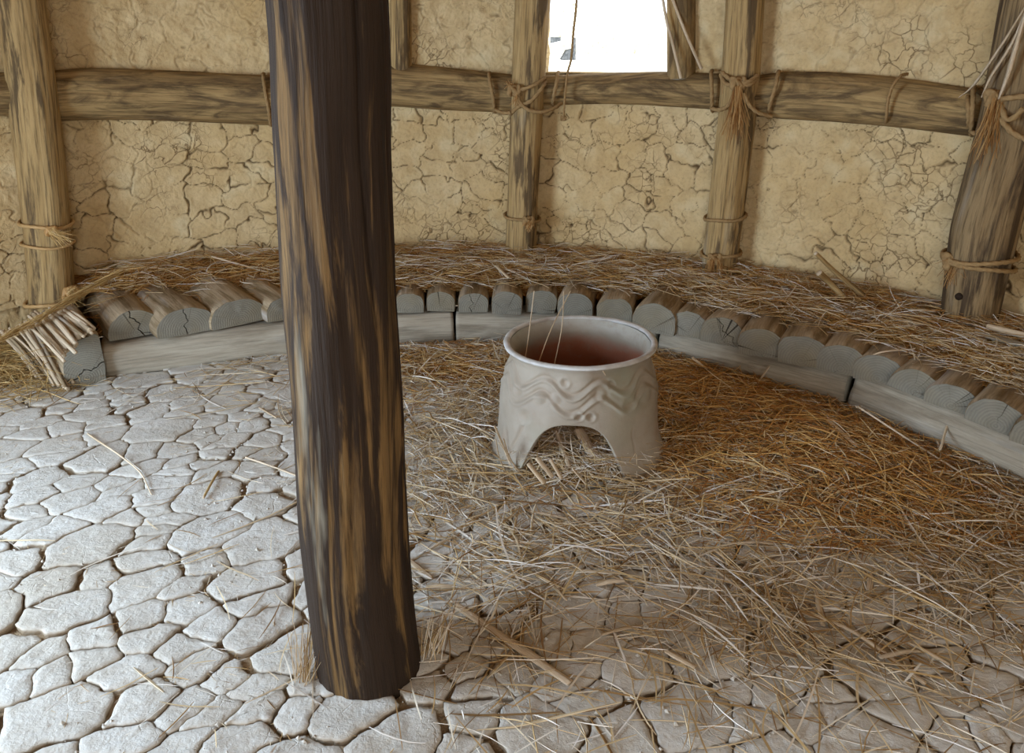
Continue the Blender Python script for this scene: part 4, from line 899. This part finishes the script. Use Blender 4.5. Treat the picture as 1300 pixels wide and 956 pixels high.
# straw band thrown over the bundle
def band():
    n = 170; a = onz(0, 432, .30); b = onz(150, 345, .46); V = []
    t = rng.random(n); c = a[None] * (1 - t[:, None]) + b[None] * t[:, None]; c[:, 2] += rng.normal(0, .008, n); c[:, 1] += rng.normal(0, .015, n); d = math.atan2(b[1] - a[1], b[0] - a[0])
    o = straw_mesh('straw', c, d + rng.normal(0, .12, n), np.full(n, .17) + rng.normal(0, .08, n), rng.uniform(.12, .35, n), rng.uniform(.002, .0045, n), rng.normal(0, .2, n), lambda x, y: .1 + 0 * x, STRAW_GOLD); tag(o, 'twisted strand of golden straw running over the corner bundle to the left post', 'straw', kind='stuff')
band()
floor_straw('straw', 260, lambda x, y: G(x, y, -2.32, 3.62, .13, .10, -.5), (-2.8, -2.1, 3.3, 3.9), STRAW_GOLD, (.12, .34), (.003, .006), .16, 'loose golden straw caught among the sticks of the corner bundle', azf=lambda x, y: .0 * x - .6)
# tuft at the foot of the foreground post, left side
def tuft(base, n, L, spread, lean, name, lab, m, wr=(.002, .004)):
    V = []; a = rng.random(n) * 2 * PI; C = []; 
    P0 = np.zeros((n, 3)); az = np.zeros(n)
    for k in range(n):
        P0[k] = base + np.array([rng.normal(0, spread), rng.normal(0, spread), 0]); 
    LL = rng.uniform(.6, 1.1, n) * L; K = 4; V = []
    for k in range(n):
        top = P0[k] + np.array([lean[0] + rng.normal(0, .25), lean[1] + rng.normal(0, .25), 1.0]) * LL[k] * .8
        if top[2] < 0: top[2] = .01
        w_ = rng.uniform(*wr)
        for q in range(K):
            f = q / (K - 1); c = P0[k] * (1 - f) + top * f + np.array([lean[0], lean[1], 0]) * LL[k] * .25 * f * f
            for s_ in range(3): V.append(c + np.array([math.cos(s_ * 2.09), math.sin(s_ * 2.09), 0]) * w_ / 2 * (1 - .5 * f))
    b = (np.arange(n) * K * 3)[:, None, None]; q = (np.arange(K - 1) * 3)[None, :, None]; k = np.arange(3)[None, None]; k2 = (k + 1) % 3
    Q = np.stack([b + q + k, b + q + k2, b + q + 3 + k2, b + q + 3 + k], -1).reshape(-1, 4); o = mesh(name, V, Q, m, smooth=False); tag(o, lab, 'straw', kind='stuff'); return o
tuft(onz(386, 862, 0), 46, .17, .018, (.10, .25), 'straw_tuft', 'tuft of pale straw standing against the left foot of the foreground post', STRAW_DRY)
tuft(onz(545, 832, 0), 26, .16, .02, (.25, .2), 'straw_tuft', 'small tuft of straw at the right foot of the foreground post', STRAW_DRY)
tuft(np.array([*wall_at(hit(1002, 372, 0, True)[1], .16)[0], .33]), 90, .15, .05, (-.05, -.25), 'straw_tuft', 'dark brown tuft of straw standing on the bench right of the tasselled post', STRAW_RED)

# ------------------------------------------------------------------ ropes
def rope(pts, r=.010, name='strand', parent=None, m=None, n=10, lay=34):
    C = crom(pts, 10); L = np.concatenate([[0], np.cumsum(np.linalg.norm(np.diff(C, axis=0), axis=1))]); k = max(6, int(L[-1] / .006)); t = np.linspace(0, L[-1], k)
    P = np.stack([np.interp(t, L, C[:, q]) for q in range(3)], -1); T = np.gradient(P, axis=0); T /= np.linalg.norm(T, axis=1)[:, None]
    U = np.zeros_like(P); u = np.cross(T[0], [.3, .2, 1.0]); 
    for q in range(k): u = u - T[q] * (u @ T[q]); u /= np.linalg.norm(u); U[q] = u
    W_ = np.cross(T, U); th = np.linspace(0, 2 * PI, n, endpoint=False); TH, TT = np.meshgrid(th, t); R = r * (1 + .20 * np.cos(3 * (TH - TT / r * .55)))
    V = P[:, None] + (R * np.cos(TH))[..., None] * U[:, None] + (R * np.sin(TH))[..., None] * W_[:, None]; gc = np.stack([TT, TH * .01, TT * 0], -1).reshape(-1, 3)
    i = np.arange(k - 1)[:, None] * n + np.arange(n)[None]; j = np.arange(k - 1)[:, None] * n + (np.arange(n)[None] + 1) % n; Q = np.stack([i, j, j + n, i + n], -1).reshape(-1, 4)
    return mesh(name, V.reshape(-1, 3), Q, m or ROPE, parent, attrs={'gc': gc})
def fibres(c, n, L, spread, name, parent, m=FRAY, down=(0, 0, -1), flare=.25, wr=(.0028, .0055)):
    c = np.array(c, float); c = c - np.array([c[0], c[1], 0]) / np.hypot(c[0], c[1]) * .022; down = np.array(down, float); K = 4; V = []
    for k in range(n):
        p = c + rng.normal(0, spread, 3); d = down + rng.normal(0, flare, 3); d /= np.linalg.norm(d); l = L * rng.uniform(.55, 1.1); w_ = rng.uniform(*wr); bend = rng.normal(0, .1, 3)
        for q in range(K):
            f = q / (K - 1); a = p + d * l * f + bend * l * f * f
            for s_ in range(3): V.append(a + np.array([math.cos(s_ * 2.09), math.sin(s_ * 2.09) * .5, math.sin(s_ * 2.09) * .6]) * w_ / 2 * (1.15 - .5 * f))
    b = (np.arange(n) * K * 3)[:, None, None]; q = (np.arange(K - 1) * 3)[None, :, None]; k = np.arange(3)[None, None]; k2 = (k + 1) % 3
    o = mesh(name, V, np.stack([b + q + k, b + q + k2, b + q + 3 + k2, b + q + 3 + k], -1).reshape(-1, 4), m, parent, smooth=False); return o
def knot(c, r, parent, m=None):
    r = r * 1.35; c = np.array(c, float); pts = [c + r * np.array([1.1 * math.sin(2 * a + .3), .55 * math.cos(3 * a), .8 * math.sin(3 * a + .5) * 1.0]) for a in np.linspace(0, 2 * PI, 15)]
    return rope(pts, r * .52, 'knot', parent, m)
def lash(name, lab, cat='rope'):
    e = empty(name); e['_p'] = 1; tag(e, lab, cat); return e
def W3(l): return [hit(x, y, o_) for x, y, o_ in l]
def ring(key, z, tilt=0.0, a0=-.2, a1=PI + .2, r=.009, name='strand', parent=None, grow=.004, phase=0, m=None):
    """Rope round a post: a horizontal loop hugging its surface (closed)."""
    c, rad = axis_at(key, z); pts = []
    for a in np.linspace(0, 2 * PI, 26):
        q, rr_ = axis_at(key, z + tilt * math.cos(a)); rr_ = rr_ * 1.04 + r * .5 + grow; pts.append((q[0] + rr_ * math.cos(a), q[1] + rr_ * math.sin(a), z + tilt * math.cos(a) + .004 * math.sin(3 * a + phase)))
    return rope(pts, r, name, parent, m)
def front_of(key, z, da=0.0, add=.02):
    c, rad = axis_at(key, z); d = -c[:2] / np.linalg.norm(c[:2]); a = math.atan2(d[1], d[0]) + da; return np.array([c[0] + (rad + add) * math.cos(a), c[1] + (rad + add) * math.sin(a), z])
def zof(px, py, off=.15): return float(hit(px, py, off)[2])
def done(e, p):
    p = np.array(p, float); e.location = p.tolist()
    for c in e.children: c.location = (-p).tolist()
    if '_p' in e: del e['_p']
def beam_loop(px0, y0, px1, y1, parent, r=.010, bulge=.155, closed=True):
    """Strap over the front of a rail from its top edge to its lower edge and back behind."""
    return rope(W3([(px0 + 1, y0 - 2, .02), (px0, y0, .10), ((px0 * 3 + px1) / 4, y0 + (y1 - y0) * .3, bulge), ((px0 + 3 * px1) / 4, y0 + (y1 - y0) * .7, bulge), (px1, y1, .10), (px1 + 1, y1 + 3, .02)]), r, 'strand', parent)
# window post, upper lashing
e = lash('rope_lashing', 'knotted brown rope lashing where the rail meets the window post')
rope(W3([(647, 145, .16), (660, 134, .20), (674, 128, .225), (688, 112, .20), (692, 104, .15)]), .011, 'strand', e)
rope(W3([(652, 115, .21), (664, 113, .225), (680, 107, .215), (692, 99, .15)]), .010, 'strand', e)
rope(W3([(656, 119, .22), (661, 131, .22), (672, 140, .225), (688, 142, .20), (704, 137, .15), (713, 131, .10)]), .010, 'strand', e)
rope(W3([(628, 139, .15), (638, 143, .15), (649, 143, .18)]), .010, 'strand', e)
beam_loop(621, 95, 628, 139, e); beam_loop(708, 94, 702, 130, e)
knot(hit(653, 115, .22), .019, e); fibres(hit(655, 121, .21), 26, .06, .006, 'frayed_end', e); fibres(hit(648, 108, .19), 40, .035, .009, 'frayed_end', e, down=(-.2, -.2, .3), flare=.6)
done(e, hit(653, 115, .2))
e = lash('rope_ring', 'rope tied low round the window post with a frayed orange knot'); ring('mid', zof(664, 278), -.012, parent=e); p = hit(671, 281, .215); knot(p, .017, e); fibres(p, 50, .05, .010, 'frayed_end', e, flare=.45); done(e, p)
# right post lashing
e = lash('rope_lashing', 'rope lashing with long tassel where the rails meet the leaning post right of the window')
rope(W3([(917, 92, .16), (924, 98, .205), (936, 104, .235), (950, 104, .22), (962, 96, .16)]), .011, 'strand', e)
rope(W3([(915, 95, .16), (921, 106, .21), (932, 108, .235)]), .010, 'strand', e); rope(W3([(944, 108, .235), (953, 107, .215), (962, 100, .16)]), .010, 'strand', e)
rope(W3([(903, 138, .14), (915, 139, .18), (926, 132, .22), (936, 112, .23)]), .010, 'strand', e); rope(W3([(944, 118, .235), (951, 133, .22), (963, 143, .19), (980, 148, .13)]), .010, 'strand', e)
beam_loop(903, 92, 904, 138, e); beam_loop(988, 93, 975, 146, e); beam_loop(917, 92, 918, 130, e)
p = hit(937, 106, .235); knot(p, .020, e); fibres(p - [0, 0, .015], 110, .24, .010, 'tassel', e, flare=.10)
done(e, p)
e = lash('rope_ring', 'plain single rope turn on the middle of the leaning post right of the window'); ring('right', zof(925, 278), .012, parent=e, phase=2); done(e, front_of('right', zof(925, 278)))
e = lash('rope_ring', 'rope tied at the foot of the leaning post right of the window, with two tassels'); ring('right', zof(916, 324), .010, parent=e); p = front_of('right', zof(910, 326), -.25, .02); knot(p, .019, e); fibres(p + [-.02, 0, 0], 60, .12, .008, 'tassel', e, down=(-.12, 0, -1), flare=.12); fibres(p + [.02, 0, 0], 60, .12, .008, 'tassel', e, down=(.15, 0, -1), flare=.12); done(e, p)
# thin cord round the curved rail
e = lash('cord', 'thin cord wound once round the curved rail at the right'); rope(W3([(1152, 94, .04), (1143, 97, .12), (1132, 112, .165), (1127, 130, .17), (1125, 150, .14), (1124, 158, .05)]), .007, 'strand', e); done(e, hit(1130, 120, .16))
# right edge post lashing
e = lash('rope_lashing', 'rope lashing with a thick frayed tassel on the right-edge post')
beam_loop(1236, 113, 1233, 168, e); beam_loop(1229, 124, 1230, 160, e)
p = hit(1266, 126, .25); knot(p, .024, e); fibres(p - [0, 0, .01], 130, .22, .014, 'tassel', e, flare=.12)
rope(W3([(1266, 126, .26), (1283, 124, .30), (1303, 122, .30)]), .011, 'strand', e); rope(W3([(1268, 130, .26), (1280, 152, .29), (1300, 138, .30)]), .011, 'strand', e); rope(W3([(1270, 150, .27), (1285, 168, .29), (1305, 178, .30)]), .011, 'strand', e)
rope(W3([(1234, 168, .15), (1248, 172, .20), (1258, 150, .25), (1264, 130, .26)]), .009, 'strand', e)
done(e, p)
e = lash('rope_ring', 'double rope turn with a bushy knot low on the right-edge post')
ring('far', zof(1240, 328, .2), .015, parent=e, r=.010); ring('far', zof(1240, 338, .2) , -.012, parent=e, r=.010); p = hit(1211, 332, .22); knot(p, .024, e); fibres(p, 110, .10, .014, 'tassel', e, flare=.4, wr=(.002, .004)); done(e, p)
# left post rings (straw rope)
e = lash('rope_ring', 'straw rope with bushy knot round the leftmost wall post, upper of two turns'); ring('left', zof(58, 285), -.014, parent=e, r=.009, m=FRAY); p = front_of('left', zof(62, 290), .15, .018); knot(p, .016, e, FRAY); fibres(p, 70, .09, .010, 'frayed_end', e, m=STRAW_GOLD, down=(.8, 0, -.5), flare=.3); done(e, p)
e = lash('rope_ring', 'plain straw rope turn round the leftmost wall post, lower of two turns'); ring('left', zof(58, 311), -.010, parent=e, r=.007, m=FRAY, phase=1); done(e, front_of('left', zof(58, 311)))
e = lash('rope_ring', 'straw rope at the foot of the leftmost wall post, with a tuft at its right'); ring('left', zof(66, 384), .006, parent=e, r=.010, m=FRAY); p = hit(90, 372, .22); knot(p, .022, e, FRAY); fibres(p, 60, .07, .014, 'frayed_end', e, m=STRAW_GOLD, down=(.6, -.3, .2), flare=.5); done(e, p)
# rail loop beside the foreground post
e = lash('cord', 'single vertical rope strap round the left rail beside the foreground post'); beam_loop(334, 96, 343, 156, e, r=.009); done(e, hit(338, 120, .15))
# cord hanging in the window, twisted
e = lash('hanging_cord', 'thin twisted cord hanging down in front of the window opening')
rope([hit(732, 0, .14) + [0, 0, .3]] + W3([(732, 0, .14), (728, 40, .14), (725, 75, .15), (720, 95, .16), (717, 125, .165), (715, 152, .14)]), .006, 'strand', e); knot(hit(715, 150, .14), .009, e); done(e, hit(716, 150, .14))
# nail-like dried leaf strips near the window and the right post
def blade(pts, wd, lab, name='leaf_strip'):
    C = crom(W3(pts), 10); V = []; Fc = []
    for k, p in enumerate(C):
        f = k / (len(C) - 1); n2 = p[:2] / np.linalg.norm(p[:2]); sd = np.array([-n2[1], n2[0], 0]); nn = np.array([n2[0], n2[1], 0]); ww = wd * (.35 + 1.3 * math.sin(PI * min(1, .12 + .8 * f))) / 1.6
        for a, b in ((-1, 0), (0, -.25), (1, 0), (0, .1)): V.append(p + sd * a * ww / 2 + nn * b * ww)
    for k in range(len(C) - 1):
        for q in range(4): Fc.append((k * 4 + q, k * 4 + (q + 1) % 4, k * 4 + 4 + (q + 1) % 4, k * 4 + 4 + q))
    Fc += [(0, 1, 2, 3), tuple(len(V) - 4 + q for q in (3, 2, 1, 0))]
    o = mesh(name, V, Fc, W_REED, attrs={'gc': np.array(V) - np.array(V)[0]}); recenter(o); tag(o, lab, 'leaf'); return o
blade([(1302, 8, .30), (1270, 60, .28), (1236, 108, .24), (1217, 124, .20)], .013, 'dry leaf strip fanning left above the right-edge post lashing, leftmost')
blade([(1303, 12, .31), (1285, 55, .30), (1258, 98, .28), (1246, 124, .26)], .014, 'dry leaf strip above the right-edge post lashing, second from left')
blade([(1301, 20, .32), (1290, 60, .31), (1280, 95, .30), (1268, 126, .28)], .022, 'pale wide dry leaf strip above the right-edge post lashing, rightmost')
stick('reed', [hit(838, -25, .10)] + W3([(845, 20, .12), (855, 60, .14), (864, 98, .15)]), .008, W_REED, 'long thin reed hanging over the right edge of the window', 'reed')
stick('reed', [hit(846, -25, .10)] + W3([(858, 10, .10), (874, 50, .10), (890, 86, .10)]), .008, W_REED, 'slanting thin reed in front of the short stud right of the window', 'reed')
# short batten in the plaster above right rail
# ------------------------------------------------------------------ outside the window
xs = np.linspace(-25, 25, 60); ys = np.linspace(5.2, 60, 70); X, Y = np.meshgrid(xs, ys, indexing='ij'); Z = -.15 + .019 * (Y - 5) + .02 * fbm(X * .5, Y * .5, 1., 3)
i = np.arange(59)[:, None] * 70 + np.arange(69)[None]; o = mesh('ground', np.stack([X, Y, Z], -1).reshape(-1, 3), np.stack([i, i + 70, i + 71, i + 1], -1).reshape(-1, 4), GROUND); o['kind'] = 'structure'
# low bank of dry scrub behind the clearing
xs = np.linspace(-22, 24, 260); V = []; Fc = []
for k, x in enumerate(xs):
    h = 1.25 + .25 * float(fbm(x * .9, 3, 3, 4)) - .03 * x
    for r, (dy, dz) in enumerate(((0, -.2), (.5, .45), (1.2, .75), (2.4, 1.0), (4.5, .9), (6, 0))): V.append((x, 46 + dy + .3 * float(fbm(x * 2, r, 5, 3)), .6 + dz * h * 1.9 + .10 * float(fbm(x * 3, r * 2, 9, 3))))
for k in range(len(xs) - 1):
    for r in range(5): a = k * 6 + r; Fc.append((a, a + 6, a + 7, a + 1))
o = mesh('scrub_bank', V, Fc, SCRUB, smooth=False); o['label'] = 'low bank of dry scrub seen far off through the window'; o['category'] = 'bank'; o['kind'] = 'stuff'
# grey stone block with a pale board leaning over it
def outpt(px, py, Y): d = ray(px, py); t = Y / d[1]; return np.array([d[0] * t, Y, CAMH + d[2] * t])
Yb = 40.0
def prism(name, pix, y0, dy, m, parent=None, lab=None):
    A = [outpt(x, y, y0) for x, y in pix]; B = [a + np.array([0, dy, 0]) for a in A]; n = len(A); o = mesh(name, np.array(A + B), [tuple(range(n)), tuple(range(2 * n - 1, n - 1, -1))] + [(k, k + n, (k + 1) % n + n, (k + 1) % n) for k in range(n)], m, parent, smooth=False); return o
e = empty('sawhorse_table', outpt(714, 76, Yb)); tag(e, 'pale board resting on a dark grey block in the bright yard outside the window', 'table')
for nm, pix, dy, m in (('board', [(699, 56), (700, 60), (727, 53), (727, 49)], 2.2, PALE), ('block', [(711, 79), (727, 79), (728, 62), (720, 64)], 1.5, STONE), ('upright', [(728, 78), (731, 78), (731, 48), (727, 48)], .5, STONE), ('rear_block', [(699, 55), (712, 52), (712, 47), (699, 47)], .4, STONE)):
    o = prism(nm, pix, Yb + (.05 if nm == 'rear_block' else 0), dy, m, e); o.location = [-a for a in e.location]
